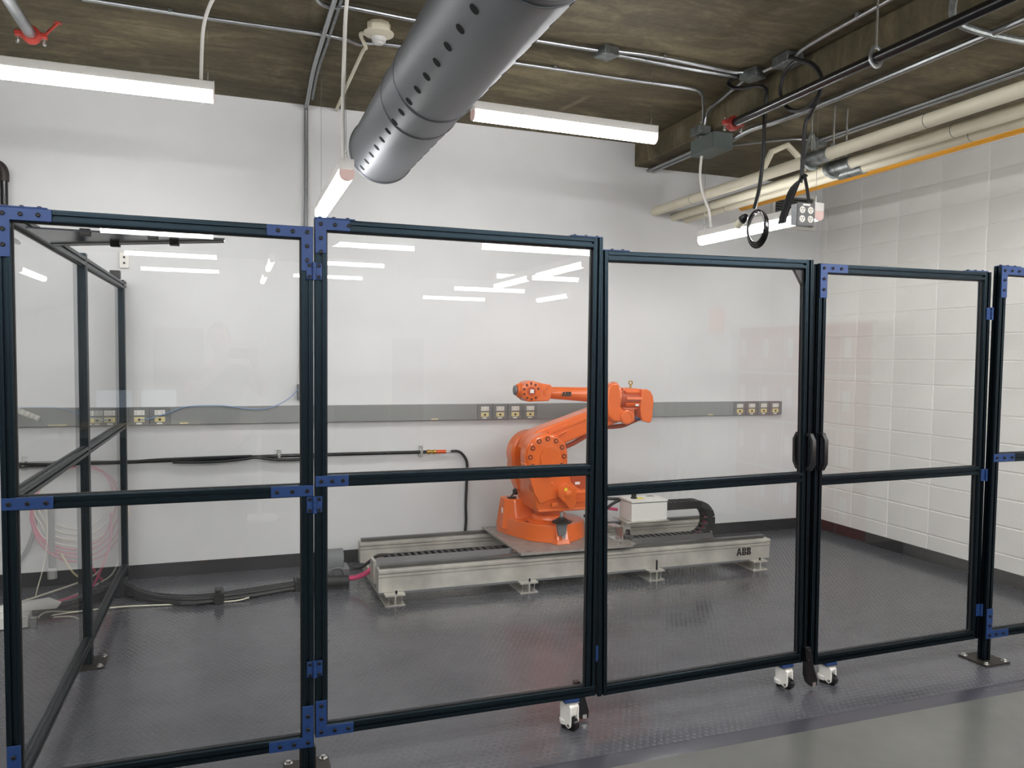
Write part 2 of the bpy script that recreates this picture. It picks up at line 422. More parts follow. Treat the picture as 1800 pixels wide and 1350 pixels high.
def hinge(parent, x, z, y=0.0):
    o = obj('hinge', MB().box(x-.029, x-.007, y-.006, y, z-.031, z+.031).box(x+.007, x+.029, y-.006, y, z-.031, z+.031), blue_m, parent, bevel=.0015)
    obj('hinge_knuckle', MB().cyl((x, y-.008, z-.033), (x, y-.008, z-.012), .008).cyl((x, y-.008, z-.011), (x, y-.008, z+.011), .008).cyl((x, y-.008, z+.012), (x, y-.008, z+.033), .008), blue_m, o)
    for dx in (-.018, .018):
        for dz in (-.021, .021): flat_bolt(o, x+dx, y-.006, z+dz, .0065)
    return o
def caster(parent, x, y, z0, ground, th=-1.22):
    """levelling caster; ground given in local z; u is the rolling direction, turned by th"""
    T = Matrix.Translation((x, y, 0)) @ Matrix.Rotation(th, 4, 'Z')
    pl = obj('caster_mount', MB().box(x-.034, x+.034, y-.026, y+.026, z0-.014, z0-.001), blue_m, parent, bevel=.0015)
    obj('mount_plate', MB().box(x-.032, x+.032, y-.03, y+.03, z0-.018, z0-.014), steel_m, pl)
    g = ground; t_ = z0-.024
    f = obj('caster_body', MB().cyl((0, 0, z0-.030), (0, 0, z0-.018), .024, n=20).prism([(-.034, g+.050), (.020, g+.062), (.030, t_-.012), (.022, t_), (-.030, t_)], -.020, .020).xform(T), white_m, parent, bevel=.002)
    P = [(-.036, t_-.004), (-.028, t_), (.022, t_), (.031, t_-.010), (.032, g+.045), (.030, g+.022), (.018, g+.012), (.004, g+.018), (-.006, g+.036), (-.036, g+.044)]
    for s in (-1, 1):
        obj('fork_side', MB().prism(P, s*.0225-.0035, s*.0225+.0035).xform(T), white_m, f, bevel=.002)
    obj('levelling_ring', MB().lathe((-.022, 0, g+.018), (0, 0, 1), [(0, .022), (.004, .029), (.022, .031), (.028, .027)], 24).xform(T), white_m, f)
    obj('levelling_pad', MB().lathe((-.022, 0, g+.003), (0, 0, 1), [(0, .022), (.015, .022)], 20).xform(T), black_m, f)
    wh = obj('wheel', MB().lathe((.022, -.016, g+.028), (0, 1, 0), [(0, .018), (.004, .027), (.028, .027), (.032, .018)], 28).xform(T), blackg_m, parent)
    obj('axle', MB().cyl((.020, -.030, g+.028), (.020, .030, g+.028), .007, n=12).xform(T), steel_m, wh)
    return f

def panel(name, label, x0, y0, z0, W, midz, rot=0, group=None, H=2.0, cat='fence panel', rail_thru=False):
    t = thing(name, label, cat, (x0, y0, z0), (0, rot, 0), group, local=True)
    h = .0225; w_ = .045
    if rail_thru:      # bottom rail runs under the right stile
        obj('stile', bar(MB(), (h, h, 0), (h, h, H)), profile_m, t)
        obj('stile', bar(MB(), (W-h, h, w_), (W-h, h, H)), profile_m, t)
        obj('bottom_rail', bar(MB(), (w_, h, h), (W, h, h)), profile_m, t)
    else:
        obj('stile', bar(MB(), (h, h, 0), (h, h, H)), profile_m, t)
        obj('stile', bar(MB(), (W-h, h, 0), (W-h, h, H)), profile_m, t)
        obj('bottom_rail', bar(MB(), (w_, h, h), (W-w_, h, h)), profile_m, t)
    obj('top_rail', bar(MB(), (w_, h, H-h), (W-w_, h, H-h)), profile_m, t)
    obj('middle_rail', bar(MB(), (w_, h, midz), (W-w_, h, midz)), profile_m, t)
    for a, b in ((w_, midz-h), (midz+h, H-w_)):
        g = obj('glass_pane', MB().box(w_-.008, W-w_+.008, .020, .025, a-.008, b+.008), glass_m, t, smooth=False)
        e = .004
        G = MB()
        for (xa, xb, za, zb) in ((w_, W-w_, a, a+e), (w_, W-w_, b-e, b), (w_, w_+e, a+e, b-e), (W-w_-e, W-w_, a+e, b-e)):
            G.box(xa, xb, .017, .028, za, zb)
        obj('gasket', G, gasket_m, g)
    return t

FP = .005
gp = 'clear fence panels'
p1 = panel('fence_section', 'left fixed clear fence panel with blue corner plates, bolted to floor beside the folding doors', -.733, 3.09, .107, 1.025, 1.003, group=gp)
W1 = 1.025
lbracket(p1, .002, 1.999, 1, -1); lbracket(p1, W1-.002, 1.999, -1, -1)
lbracket(p1, .002, .001, 1, 1); lbracket(p1, W1-.002, .001, -1, 1)
ibracket(p1, .002, .156, 1.003); ibracket(p1, W1-.156, W1-.002, 1.003)
topbracket(p1, .002, 1, 2.0)
foot = obj('post_foot', bar(MB(), (W1-.0225, .0225, -.1), (W1-.0225, .0225, 0)), profile_m, p1)
def baseplate(parent, cx, cy, zf, hw=.088):
    o = obj('base_plate', MB().box(cx-hw, cx+hw, cy-hw, cy+hw, zf+.001, zf+.009), mat('base_plate_dark', (52, 48, 44), .5, .4) if 'base_plate_dark' not in MATS else MATS['base_plate_dark'], parent, bevel=.001)
    for sx in (-1, 1):
        for sy in (-1, 1):
            x, y_ = cx+sx*hw*.77, cy+sy*hw*.77
            obj('anchor_bolt', MB().lathe((x, y_, zf+.009), (0, 0, 1), [(0, .0165), (.003, .0165), (.0035, .0105)], 20).lathe((x, y_, zf+.0125), (0, 0, 1), [(0, .0105), (.008, .0105), (.009, .009)], 6), steel_m, o)
    return o
baseplate(p1, W1-.0225, .0225, -.107)
obj('post_foot', bar(MB(), (.0225, .0225, -.1), (.0225, .0225, 0)), profile_m, p1)
baseplate(p1, .0225, .0225, -.107)
for s in (-1, 1):   # ribbed plastic gussets hugging the post above its plate
    G = MB()
    for k in range(9): G.box(W1-.0225+s*.023, W1-.0225+s*.030, .006, .039, -.098+k*.0105, -.098+k*.0105+.007)
    G.box(W1-.0225+min(s*.0225, s*.026), W1-.0225+max(s*.0225, s*.026), .004, .041, -.098, -.002)
    obj('ribbed_gusset', G, blackg_m, p1)

p2 = panel('folding_door_leaf', 'clear folding door leaf hinged to the left fixed panel, blue plates at its left corners', .297, 3.09, .141, 1.200, 1.003, 0.0, 'folding door leaves', cat='door', rail_thru=True)
W2 = 1.2
lbracket(p2, .001, 1.999, 1, -1, L=.13); lbracket(p2, .001, .001, 1, 1, L=.145)
ibracket(p2, .001, .126, 1.003)
topbracket(p2, .001, 1, 2.0); topbracket(p2, W2, -1, 2.0)
for z in (1.80, .915, .275): hinge(p2, -.0025, z)
caster(p2, W2-.112, .0225, 0, -.141)
def floor_stop(parent, x, y, h0, g, front=True):
    P = [(x-.022, h0), (x+.004, h0), (x+.03, -.03), (x+.05, g+.045), (x+.048, g+.012), (x+.012, g+.012), (x-.006, g+.03), (x-.02, g+.07)]
    o = obj('drop_bolt_bracket', MB().prism(P, y-.028, y), blackg_m, parent, bevel=.002)
    for z in (h0-.02, h0-.07): flat_bolt(o, x-.008, y-.028, z, .006)
    obj('bolt_tip', MB().box(x+.018, x+.038, y-.031, y-.027, g+.014, g+.032), steel_m, o)
    return o
floor_stop(p2, W2-.05, .09, .045, -.141)

p3 = panel('folding_door_leaf', 'middle clear folding door leaf with dark handle and floor stop at its right edge', 1.530, 3.13, .115, 1.145, .925, -.0165, 'folding door leaves', H=1.98, cat='door')
W3 = 1.145
topbracket(p3, .001, 1, 1.98)
for z in (1.75, .86, .20):
    o = obj('hinge', MB().cyl((-.014, -.002, z-.033), (-.014, -.002, z-.012), .009).cyl((-.014, -.002, z-.011), (-.014, -.002, z+.011), .009).cyl((-.014, -.002, z+.012), (-.014, -.002, z+.033), .009), blue_m, p3)
    obj('hinge_leaf', MB().box(-.012, 0, .000, .006, z-.032, z+.032), blue_m, o)
    obj('hinge_leaf', MB().box(-.030, -.016, .000, .006, z-.032, z+.032), blue_m, o)
def handle(parent, x, z, s=-1, y=0.0, h=.185, d=.052):
    """octagonal D pull standing out from the face"""
    P = [(y, z-h/2), (y+s*d*.55, z-h/2), (y+s*d, z-h/2+.035), (y+s*d, z+h/2-.035), (y+s*d*.55, z+h/2), (y, z+h/2),
         (y, z+h/2-.018), (y+s*d*.45, z+h/2-.018), (y+s*(d-.018), z+h/2-.045), (y+s*(d-.018), z-h/2+.045), (y+s*d*.45, z-h/2+.018), (y, z-h/2+.018)]
    return obj('handle', MB().prism(P, x-.011, x+.011, 'x'), black_m, parent, bevel=.003)
handle(p3, W3-.02, 1.05, -1); handle(p3, W3-.02, 1.05, 1, .045)
caster(p3, W3-.115, .0225, 0, -.125)
floor_stop(p3, W3-.005, 0.0, .085, -.13)
obj('corner_gusset', MB().prism([(W3-.045, 1.935), (W3-.1, 1.935), (W3-.045, 1.85)], .018, .036), black_m, p3)

p4 = panel('folding_door_leaf', 'right clear door leaf with handle on its left stile, hinged to the right floor post', 2.690, 3.12, .113, 1.130, .925, -.010, 'folding door leaves', H=1.985, cat='door')
W4 = 1.130
lbracket(p4, .002, 1.984, 1, -1); topbracket(p4, W4-.02, -1, 1.985)
handle(p4, .022, 1.072, -1); handle(p4, .022, 1.072, 1, .045)
caster(p4, .13, .0225, 0, -.117)
for z in (1.765, .90, .16):
    o = obj('hinge', MB().cyl((W4+.004, -.008, z-.033), (W4+.004, -.008, z-.012), .0065).cyl((W4+.004, -.008, z-.011), (W4+.004, -.008, z+.011), .0065).cyl((W4+.004, -.008, z+.012), (W4+.004, -.008, z+.033), .0065), blue_m, p4)
    obj('hinge_leaf', MB().box(W4-.03, W4-.001, -.004, .0, z-.032, z+.032), blue_m, o)

p5 = panel('fence_section', 'fixed clear fence panel at far right, bolted to floor by dark plate', 3.828, 3.088, .13, 1.3, .988, group=gp, H=2.01)
lbracket(p5, .002, 2.009, 1, -1); lbracket(p5, .002, .001, 1, 1); ibracket(p5, .002, .156, .988)
topbracket(p5, .002, 1, 2.01)
obj('post_foot', bar(MB(), (.0225, .0225, -.12), (.0225, .0225, 0)), profile_m, p5)
baseplate(p5, .038, .032, -.13)

# side run back to the wall
sf = thing('fence_side_run', 'clear side fence running back from the left corner to the white wall', 'fence', (-.717, 4.6, 0), group=None)
sx = -.7105
for (ya, yb) in ((3.137, 4.545), (4.603, 6.07)):
    for z in (.13, 1.122, 2.085): obj('rail', bar(MB(), (sx, ya, z), (sx, yb, z)), profile_m, sf)
    for a, b in ((.1525, 1.0995), (1.1445, 2.0625)):
        g = obj('glass_pane', MB().box(sx-.0025, sx+.0025, ya-.002, yb+.002, a-.006, b+.006), glass_m, sf, smooth=False)
        G = MB(); e = .004
        for (y0_, y1_, z0_, z1_) in ((ya, yb, a, a+e), (ya, yb, b-e, b)): G.box(sx-.006, sx+.006, y0_, y1_, z0_, z1_)
        obj('gasket', G, gasket_m, g)
obj('post', bar(MB(), (-.717, 4.574, .009), (-.717, 4.574, 2.125), .058), profile_m, sf)
obj('post', bar(MB(), (-.717, 6.10, .0), (-.717, 6.10, 2.075), .058), profile_m, sf)
baseplate(sf, -.717, 4.574, 0, .092)
obj('top_rail_end', bar(MB(), (sx, 6.07, 2.0985), (sx, 6.215, 2.0985), .045), profile_m, sf)
obj('rail_clamp', MB().box(sx-.03, sx+.03, 5.80, 5.86, 2.108, 2.16), black_m, sf, bevel=.003)
# dark triangular corner sheet
cs = thing('corner_sheet', 'dark triangular sheet with silver edge bracing the top left fence corner', 'brace', (-.45, 3.35, 2.03))
obj('sheet', MB().prism([(-.655, 3.14), (-.02, 3.14), (-.655, 3.54)], 2.046, 2.052, 'z'), film_m, cs)
obj('edge_trim', MB().tube([(-.02, 3.16, 2.044), (-.655, 3.56, 2.044)], .007, 8, 0), galv_m, cs)
for t in (.28, .62):
    x_, y_ = -.02-.635*t, 3.16+.40*t
    obj('clip', MB().cbox((x_, y_, 2.043), (.034, .034, .024)), black_m, cs, bevel=.002)
    obj('clip', MB().cbox((-.655+.635*t, 3.16, 2.046), (.034, .03, .024)), black_m, cs, bevel=.002)

# ------------------------------------------------------------------ ceiling lamps
def lamp_proto(name, label, loc, rot=0, L=1.22):
    """origin at the centre of the top; runs along local x"""
    t = thing(name, label, 'ceiling lamp', loc, (0, 0, rot), 'suspended strip lamps', local=True)
    h = L/2; w_ = .035
    obj('housing', MB().prism([(-w_, -.05), (-w_, -.004), (-w_+.006, 0), (w_-.006, 0), (w_, -.004), (w_, -.05)], -h, h, 'x'), lampw_m, t)
    P = [(-w_-.001, -.0505)]+[(-(w_+.001)*math.cos(a), -.078-.03*math.sin(a)) for a in [k*PI/10 for k in range(11)]]+[(w_+.001, -.0505)]
    obj('lens', MB().prism(P, -h+.004, h-.004, 'x'), lens_m, t)
    P2 = [(-w_-.002, -.0505)]+[(-(w_+.002)*math.cos(a), -.078-.0315*math.sin(a)) for a in [k*PI/10 for k in range(11)]]+[(w_+.002, -.0505)]
    for s in (-1, 1):
        obj('end_cap', MB().prism(P2, min(s*(h-.004), s*(h+.002)), max(s*(h-.004), s*(h+.002)), 'x'), endcap_m, t)
        obj('end_plate', MB().box(min(s*h, s*(h+.0025)), max(s*h, s*(h+.0025)), -w_-.001, w_+.001, -.05, .001), lampw_m, t)
    for s in (-1, 1):
        obj('hanger', MB().cyl((s*(h-.03), 0, 0), (s*(h-.03), 0, .05), .0045, n=8).cyl((s*(h-.03), 0, .05), (s*(h-.03), 0, CZ-loc[2]), .0012, n=6), steel_m, t)
    return t
la = lamp_proto('strip_lamp', 'long lit strip lamp at upper left, running parallel to the back wall', (-.69, 4.72, 3.10))
def lamp(label, loc, rot=0):
    c = copy_tree(la, None, loc, (0, 0, rot), label)
    for ch in c.children:
        if ch.name.startswith('hanger'):
            ch.scale = (1, 1, 1)
    return c
lb = lamp('lit strip lamp right of the round duct, parallel to the back wall', (1.93, 4.50, 3.10), .03)
lc = lamp_proto('strip_lamp', 'lit strip lamp pointing at the back wall, left of the duct end', (.545, 4.66, 2.60), PI/2+.0)
ld = copy_tree(lc, None, (3.385, 4.62, 2.60), (0, 0, PI/2+.045), 'lit strip lamp below the cream pipes at right, with hanging black cords before it')
# the rows of lamps that the clear panels mirror, plus unseen near ones added to brighten fence and walls
n_ = 0
words = ['nearest', 'second', 'third', 'fourth', 'fifth', 'sixth', 'seventh', 'eighth', 'ninth']
for i, y_ in enumerate((1.3, .1, -1.4, -4.1, -6.3, -8.5)):
    for j, x in enumerate((-2.2, -.8, 1.65, 2.95, 4.3) if i < 3 else (-.8, 1.65, 4.0)):  # first three rows are unseen fill lamps, added for fence and wall light
        c = lamp('crosswise strip lamp out of view, near rows added as fill, %s row, %s from the left' % (words[i], words[j].replace('nearest', 'first')), (x, y_, 3.10 if x < 2 else 2.80), 0)
        c['group'] = 'lamps behind the camera'
for i, (x, y_) in enumerate(((.5, -5.1), (.5, -7.2), (.5, 1.0), (3.35, 1.45), (3.2, -1.4), (3.2, -2.9), (4.6, -5.0), (-2.2, -2.4), (-2.2, -4.6))):  # third and fourth are added fill lamps, kept out of frame
    c = copy_tree(lc, None, (x, y_, 2.60 if i > 1 else 2.9), (0, 0, PI/2), 'lengthwise strip lamp out of view, third and fourth added as fill, %s of its kind' % words[i])
    c['group'] = 'lamps behind the camera'
for k, (x, y_) in enumerate(((4.45, 2.15), (4.45, .65), (-2.3, 2.0))):  # fill lamps added outside the frame to brighten the walls
    c = lamp('added crosswise fill lamp beside the camera, %s one' % ('right front', 'right rear', 'left')[k], (x, y_, 2.80), 0); c['group'] = 'lamps behind the camera'
for o in [x for x in bpy.data.objects if x.name.startswith('strip_lamp')]:   # wires always reach the slab
    base_z = 3.10 if abs(o.rotation_euler.z) < .5 else 2.60
    for ch_ in o.children:
        if ch_.name.startswith('hanger'): ch_.scale.z = (CZ-o.location.z)/(CZ-base_z)
# lamp conduits
def cond(name, pts, r, label, cat='conduit', m=None, group=None, straps=(), smooth=4, n=10):
    t = thing(name, label, cat, pts[0], group=group)
    obj('tube', MB().tube(pts, r, n, smooth), m or galv_m, t)
    for p in straps:
        obj('strap', MB().cbox(p, (.022, .034, .02) if abs(pts[-1][0]-pts[0][0]) > abs(pts[-1][1]-pts[0][1]) else (.034, .022, .02)), galvd_m, t, bevel=.002)
    return t
cond('flexible_conduit', [(-.145, 4.72, 3.105), (-.14, 4.72, 3.25), (-.13, 4.70, 3.38), (-.10, 4.60, 3.45), (-.05, 4.40, 3.465), (0, 4.2, 3.465)], .010, 'white cord feeding the upper left strip lamp from the ceiling', 'cord', white_m)
cond('flexible_conduit', [(.535, 4.09, 2.605), (.53, 4.09, 2.85), (.535, 4.08, 3.1), (.54, 4.06, 3.3), (.55, 4.0, 3.47)], .010, 'white drop cord feeding the strip lamp left of the duct', 'cord', white_m)
cond('flexible_conduit', [(3.34, 5.08, 2.605), (3.32, 5.08, 2.72), (3.27, 5.10, 2.87), (3.25, 5.10, 3.0), (3.26, 5.10, 3.16), (3.25, 5.10, 3.26)], .010, 'white cord from grey junction box down to the right strip lamp', 'cord', white_m)

# ------------------------------------------------------------------ spiral duct
Dc = None
def unproj(u, v, ax, val):
    d = rr*((u-CX)/F_PX)+uu*((CY-v)/F_PX)+fw; o = Vector((0, 0, CAM_H)); t = (val-o[ax])/d[ax]; return o+d*t
DX, DZ, DR, DY = .806, 2.781, .1805, 4.525
dt = thing('round_duct', 'large round galvanised air duct with a row of holes hanging under the ceiling', 'duct', (DX, 3, DZ))
def duct():
    n = 96; rowsY = []
    holes = [2.02+.1535*k for k in range(-6, 17)]
    angs = [-PI/2-.06, -PI/2+1.35]           # hole rows: underside toward the left, and the right flank
    mb = MB()
    me = MB(); Y0, Y1 = -1.2, DY
    # grid of quads with octagonal punched holes is heavy; holes are solid dark plugs, black standing in for the shade inside
    P = [(Y0, DR), (Y1, DR)]
    vs = []; m = 2
    for k in range(n):
        a = 2*PI*k/n
        for yy in (Y0, Y1): vs.append((DX+DR*math.cos(a), yy, DZ+DR*math.sin(a)))
    fs = [(2*k, 2*((k+1) % n), 2*((k+1) % n)+1, 2*k+1) for k in range(n)]
    me.add(vs, fs)
    o = obj('duct_shell', me, duct_m, dt)
    sol = o.modifiers.new('thick', 'SOLIDIFY'); sol.thickness = .0015; sol.offset = -1
    return holes, angs
holes, angs = duct()
hole_m = mat('duct_hole_dark', (12, 12, 12), .9)
for yy in [4.434-.1524*k for k in range(0, 24)]:
    for a in (-2.35, -.79):
        c = Vector((DX+DR*math.cos(a), yy, DZ+DR*math.sin(a))); d = Vector((math.cos(a), 0, math.sin(a)))
        obj('air_hole', MB().cyl(c-d*.03, c+d*.0012, .0175, n=18), hole_m, dt)
obj('end_plate', MB().cyl((DX, DY-.03, DZ), (DX, DY-.028, DZ), DR-.004, n=64), duct_m, dt)
for yy, r in ((DY, .006), (3.55, .0032), (3.27, .0032), (2.10, .0032), (2.05, .0032)):
    obj('seam_ring', MB().tube([(DX+(DR+.001)*math.cos(a), yy, DZ+(DR+.001)*math.sin(a)) for a in [2*PI*k/72 for k in range(72)]], r, 8, 0, closed=True), duct_m, dt)
for yy in (.8,):
    obj('hanger_strap', MB().box(DX-DR-.004, DX-DR-.001, yy, yy+.03, DZ, CZ), galv_m, dt)
    obj('hanger_strap', MB().box(DX+DR+.001, DX+DR+.004, yy, yy+.03, DZ, CZ), galv_m, dt)

# ------------------------------------------------------------------ ceiling services
cz = 3.468
cond('ceiling_conduit', [(-.72, 4.78, cz), (-.1, 4.79, cz), (.45, 4.78, cz), (.58, 4.79, cz), (.66, 4.81, cz), (.725, 4.845, cz), (.79, 4.80, cz), (1.0, 4.78, cz), (1.7, 4.78, cz), (2.5, 4.78, cz), (2.93, 4.77, cz), (3.05, 4.80, cz-.01), (3.16, 4.94, cz-.03), (3.24, 5.06, cz-.10), (3.25, 5.10, 3.36)], .011, 'thin steel conduit crossing ceiling nearest the back wall, dipping around smoke detector', straps=[(-.3, 4.79, 3.475), (.5, 4.785, 3.475), (1.95, 4.78, 3.475)])
cond('ceiling_conduit', [(.36, 3.9, cz), (.40, 4.2, cz), (.44, 4.35, cz), (.51, 4.395, cz), (.57, 4.36, cz), (.75, 4.37, cz), (1.0, 4.39, cz), (1.67, 4.40, cz), (2.07, 4.40, cz)], .0115, 'bright steel conduit passing above duct to the ceiling junction box', straps=[(1.3, 4.395, 3.475)])
cond('ceiling_conduit', [(2.19, 4.37, cz), (2.4, 4.355, cz), (2.7, 4.37, cz), (3.0, 4.40, cz), (3.1, 4.38, cz)], .0115, 'upper of two steel conduits from ceiling box toward the beam', straps=[(2.5, 4.36, 3.475)])
cond('ceiling_conduit', [(2.19, 4.42, cz), (2.5, 4.44, cz), (2.8, 4.455, cz), (3.1, 4.46, cz)], .0115, 'lower of two steel conduits from ceiling box toward the beam', straps=[(2.42, 4.437, 3.475)])
def jbox(label, c, d, m=None, rot=0):
    t = thing('junction_box', label, 'junction box', c, (0, 0, rot), local=True)
    obj('body', MB().cbox((0, 0, 0), d), m or galvd_m, t, bevel=.003)
    obj('cover', MB().cbox((0, 0, -d[2]/2-.0015), (d[0]*.97, d[1]*.97, .003)), m or galvd_m, t, bevel=.001)
    for s in (-1, 1):
        obj('screw', MB().cyl((s*d[0]*.38, s*d[1]*.38, -d[2]/2-.006), (s*d[0]*.38, s*d[1]*.38, -d[2]/2-.003), .004, n=8), steel_m, t)
    return t
jbox('square steel junction box alone in mid ceiling where two conduits start', (2.13, 4.40, 3.464), (.11, .11, .05), rot=.25)
jbox('rounded steel junction box at ceiling edge with black cord looping left', (3.15, 4.36, 3.455), (.11, .13, .055), rot=.3)
jbox('steel junction box on beam edge with large black cord loop', (3.20, 4.08, 3.455), (.12, .15, .06))
jbox('small steel box mounted on top of large dark grey box under the beam', (3.23, 5.08, 3.29), (.10, .12, .06))
gb = thing('pull_box', 'large dark grey electrical box on beam corner above right strip lamp', 'junction box', (3.28, 4.98, 3.14))
obj('body', MB().box(3.20, 3.36, 4.86, 5.16, 3.12, 3.235), mat('greenish_grey', (96, 104, 102), .5, .2), gb, bevel=.003)
obj('cover', MB().box(3.196, 3.2, 4.87, 5.15, 3.125, 3.23), MATS['greenish_grey'], gb)
cond('ceiling_conduit', [(3.15, 4.44, 3.45), (3.19, 4.62, 3.45), (3.22, 4.8, 3.44), (3.24, 4.95, 3.43), (3.25, 5.03, 3.40), (3.25, 5.06, 3.32)], .0115, 'steel conduit bending from rounded junction box down to the grey box')
cond('ceiling_conduit', [(3.19, 4.20, 3.455), (3.175, 4.28, 3.455)], .0115, 'short steel conduit nipple joining two junction boxes', smooth=0)
cond('ceiling_conduit', [(3.19, 4.0, 3.455), (3.17, 3.85, 3.462), (3.16, 3.4, 3.466), (3.15, 2.5, 3.466), (3.15, .5, 3.466)], .0115, 'bright steel conduit running forward along the beam and ceiling corner', straps=[(3.155, 3.45, 3.475)])
cond('surface_conduit', [(.52, 3.0, cz), (.515, 4.2, cz), (.51, 4.85, cz), (.51, 5.4, cz), (.53, 6.0, cz), (.535, 6.17, 3.46), (.535, 6.205, 3.42), (.53, 6.205, 2.6), (.50, 6.205, 1.8), (.50, 6.205, 1.40)], .015, 'steel conduit crossing ceiling then dropping down the white wall', m=galv_m)
cond('surface_conduit', [(.55, 4.1, cz+.004), (.545, 4.85, cz+.004), (.54, 5.4, cz+.004), (.56, 6.0, cz+.004)], .010, 'thinner grey cable tied beside the ceiling conduit', m=galvd_m)
cond('smoke_detector_conduit', [(.775, 4.62, 3.44), (.72, 4.63, 3.45), (.71, 4.70, 3.465), (.755, 4.80, 3.44), (.76, 4.9, 3.462), (.76, 5.1, 3.47), (.755, 6.0, 3.47), (.755, 6.20, 3.47)], .011, 'cream conduit from smoke detector back to the wall top', m=cream_m)
sd = thing('smoke_detector', 'round cream smoke detector under the ceiling left of the duct', 'smoke detector', (.79, 4.56, 3.44))
obj('back_box', MB().lathe((.79, 4.56, CZ), (0, 0, -1), [(0, .065), (.05, .065)], 8), cream_m, sd)
obj('rim', MB().lathe((.79, 4.56, CZ-.05), (0, 0, -1), [(0, .07), (.004, .085), (.012, .083), (.022, .06), (.03, .045)], 32), cream_m, sd)
obj('sensor_head', MB().lathe((.79, 4.56, CZ-.08), (0, 0, -1), [(0, .043), (.022, .038), (.024, .026), (.034, .024), (.036, .02)], 28), pvc_m, sd)
# sprinkler mains
def coupling(parent, c, r, d=(0, 1, 0)):
    c = Vector(c); o = obj('red_coupling', MB().lathe(c-Vector(d)*.022, d, [(0, r+.004), (.004, r+.016), (.018, r+.018), (.04, r+.016), (.044, r+.004)], 24), red_m, parent, label='red grooved coupling')
    for s in (-1, 1):
        obj('coupling_ear', MB().cbox((c.x+s*(r+.028), c.y, c.z), (.034, .036, .03)), red_m, o, bevel=.005)
        obj('coupling_bolt', MB().cyl((c.x+s*(r+.032), c.y, c.z-.05), (c.x+s*(r+.032), c.y, c.z+.03), .006, n=8).cyl((c.x+s*(r+.032), c.y, c.z-.046), (c.x+s*(r+.032), c.y, c.z-.034), .010, n=6), steel_m, o)
    return o
sp = thing('sprinkler_pipe', 'galvanised sprinkler pipe ending in red coupling at upper left corner', 'pipe', (-.985, 4, 3.3))
obj('tube', MB().cyl((-.985, 1.5, 3.30), (-.985, 4.90, 3.30), .029, n=24), galv_m, sp)
coupling(sp, (-.985, 4.93, 3.30), .030)
obj('end_cap', MB().lathe((-.985, 4.93, 3.30), (0, 1, 0), [(0, .032), (.03, .032), (.038, .024)], 24), red_m, sp)
obj('sprinkler_head', MB().cyl((-.93, 4.97, 3.32), (-.87, 4.99, 3.40), .008, n=10).lathe((-.87, 4.99, 3.40), (0, 0, 1), [(0, .022), (.003, .022)], 14), red_m, sp)
obj('hanger_rod', MB().cyl((-.985, 3.4, 3.32), (-.985, 3.4, CZ), .005, n=8), steel_m, sp)
bp = thing('black_sprinkler_pipe', 'black steel pipe slung below ceiling at right, ending in red coupling', 'pipe', (2.95, 3, 3.1))
obj('tube', MB().cyl((2.95, -1, 3.10), (2.95, 4.24, 3.10), .027, n=24), blackg_m, bp)
coupling(bp, (2.95, 4.27, 3.10), .028)
obj('end_cap', MB().lathe((2.95, 4.27, 3.10), (0, 1, 0), [(0, .03), (.032, .03), (.04, .022)], 24), red_m, bp)
for yy in (3.10, .6):
    obj('ring_hanger', MB().tube([(2.95+.033*math.cos(a), yy, 3.10+.04*math.sin(a)+(.014 if math.sin(a) > .5 else 0)) for a in [2*PI*k/24 for k in range(24)]], .006, 6, 0, closed=True, flat=2.0), galv_m, bp)
    obj('hanger_rod', MB().cyl((2.95, yy, 3.15), (2.95, yy, CZ), .006, n=8), steel_m, bp)
cond('large_conduit', [(3.36, 4.95, 3.18), (3.45, 4.8, 3.25), (3.53, 4.6, 3.266), (3.558, 4.2, 3.266), (3.56, 3.0, 3.266), (3.56, .5, 3.266)], .018, 'larger bright conduit running forward under the concrete beam', straps=[(3.56, 3.95, 3.275)], smooth=5)
for k, (dx, lab) in enumerate(((0, 'left'), (.055, 'right'))):
    cond('wall_conduit', [(3.42+dx, 6.20, 3.262), (3.42+dx, 5.6, 3.262), (3.40+dx*.5, 5.3, 3.25), (3.36, 5.17, 3.19)], .014, '%s of two short conduits from the wall into the grey box' % lab)
for k, dx in enumerate((0, .055)):
    cond('far_conduit', [(4.12+dx, 4.86, 3.268), (4.15+dx, 3.2, 3.268), (4.15+dx, .5, 3.268)], .011, ('inner' if k == 0 else 'outer')+' of two thin conduits on the soffit above the cream pipes')
jbox('small dark box on the soffit above the grey pipe couplings', (4.13, 4.93, 3.262), (.12, .14, .05))
cond('far_conduit', [(3.0, 2.3, 3.46), (3.10, 2.7, 3.40), (3.24, 2.93, 3.30), (3.45, 2.98, 3.262), (4.1, 2.98, 3.262), (5.3, 2.98, 3.262)], .018, 'dark flexible conduit curving down from ceiling onto the beam soffit', m=galvd_m)
cond('far_conduit', [(3.62, 5.25, 3.27), (3.9, 4.95, 3.27), (4.08, 4.9, 3.27)], .009, 'thin cross conduit between red coupling area and soffit box')
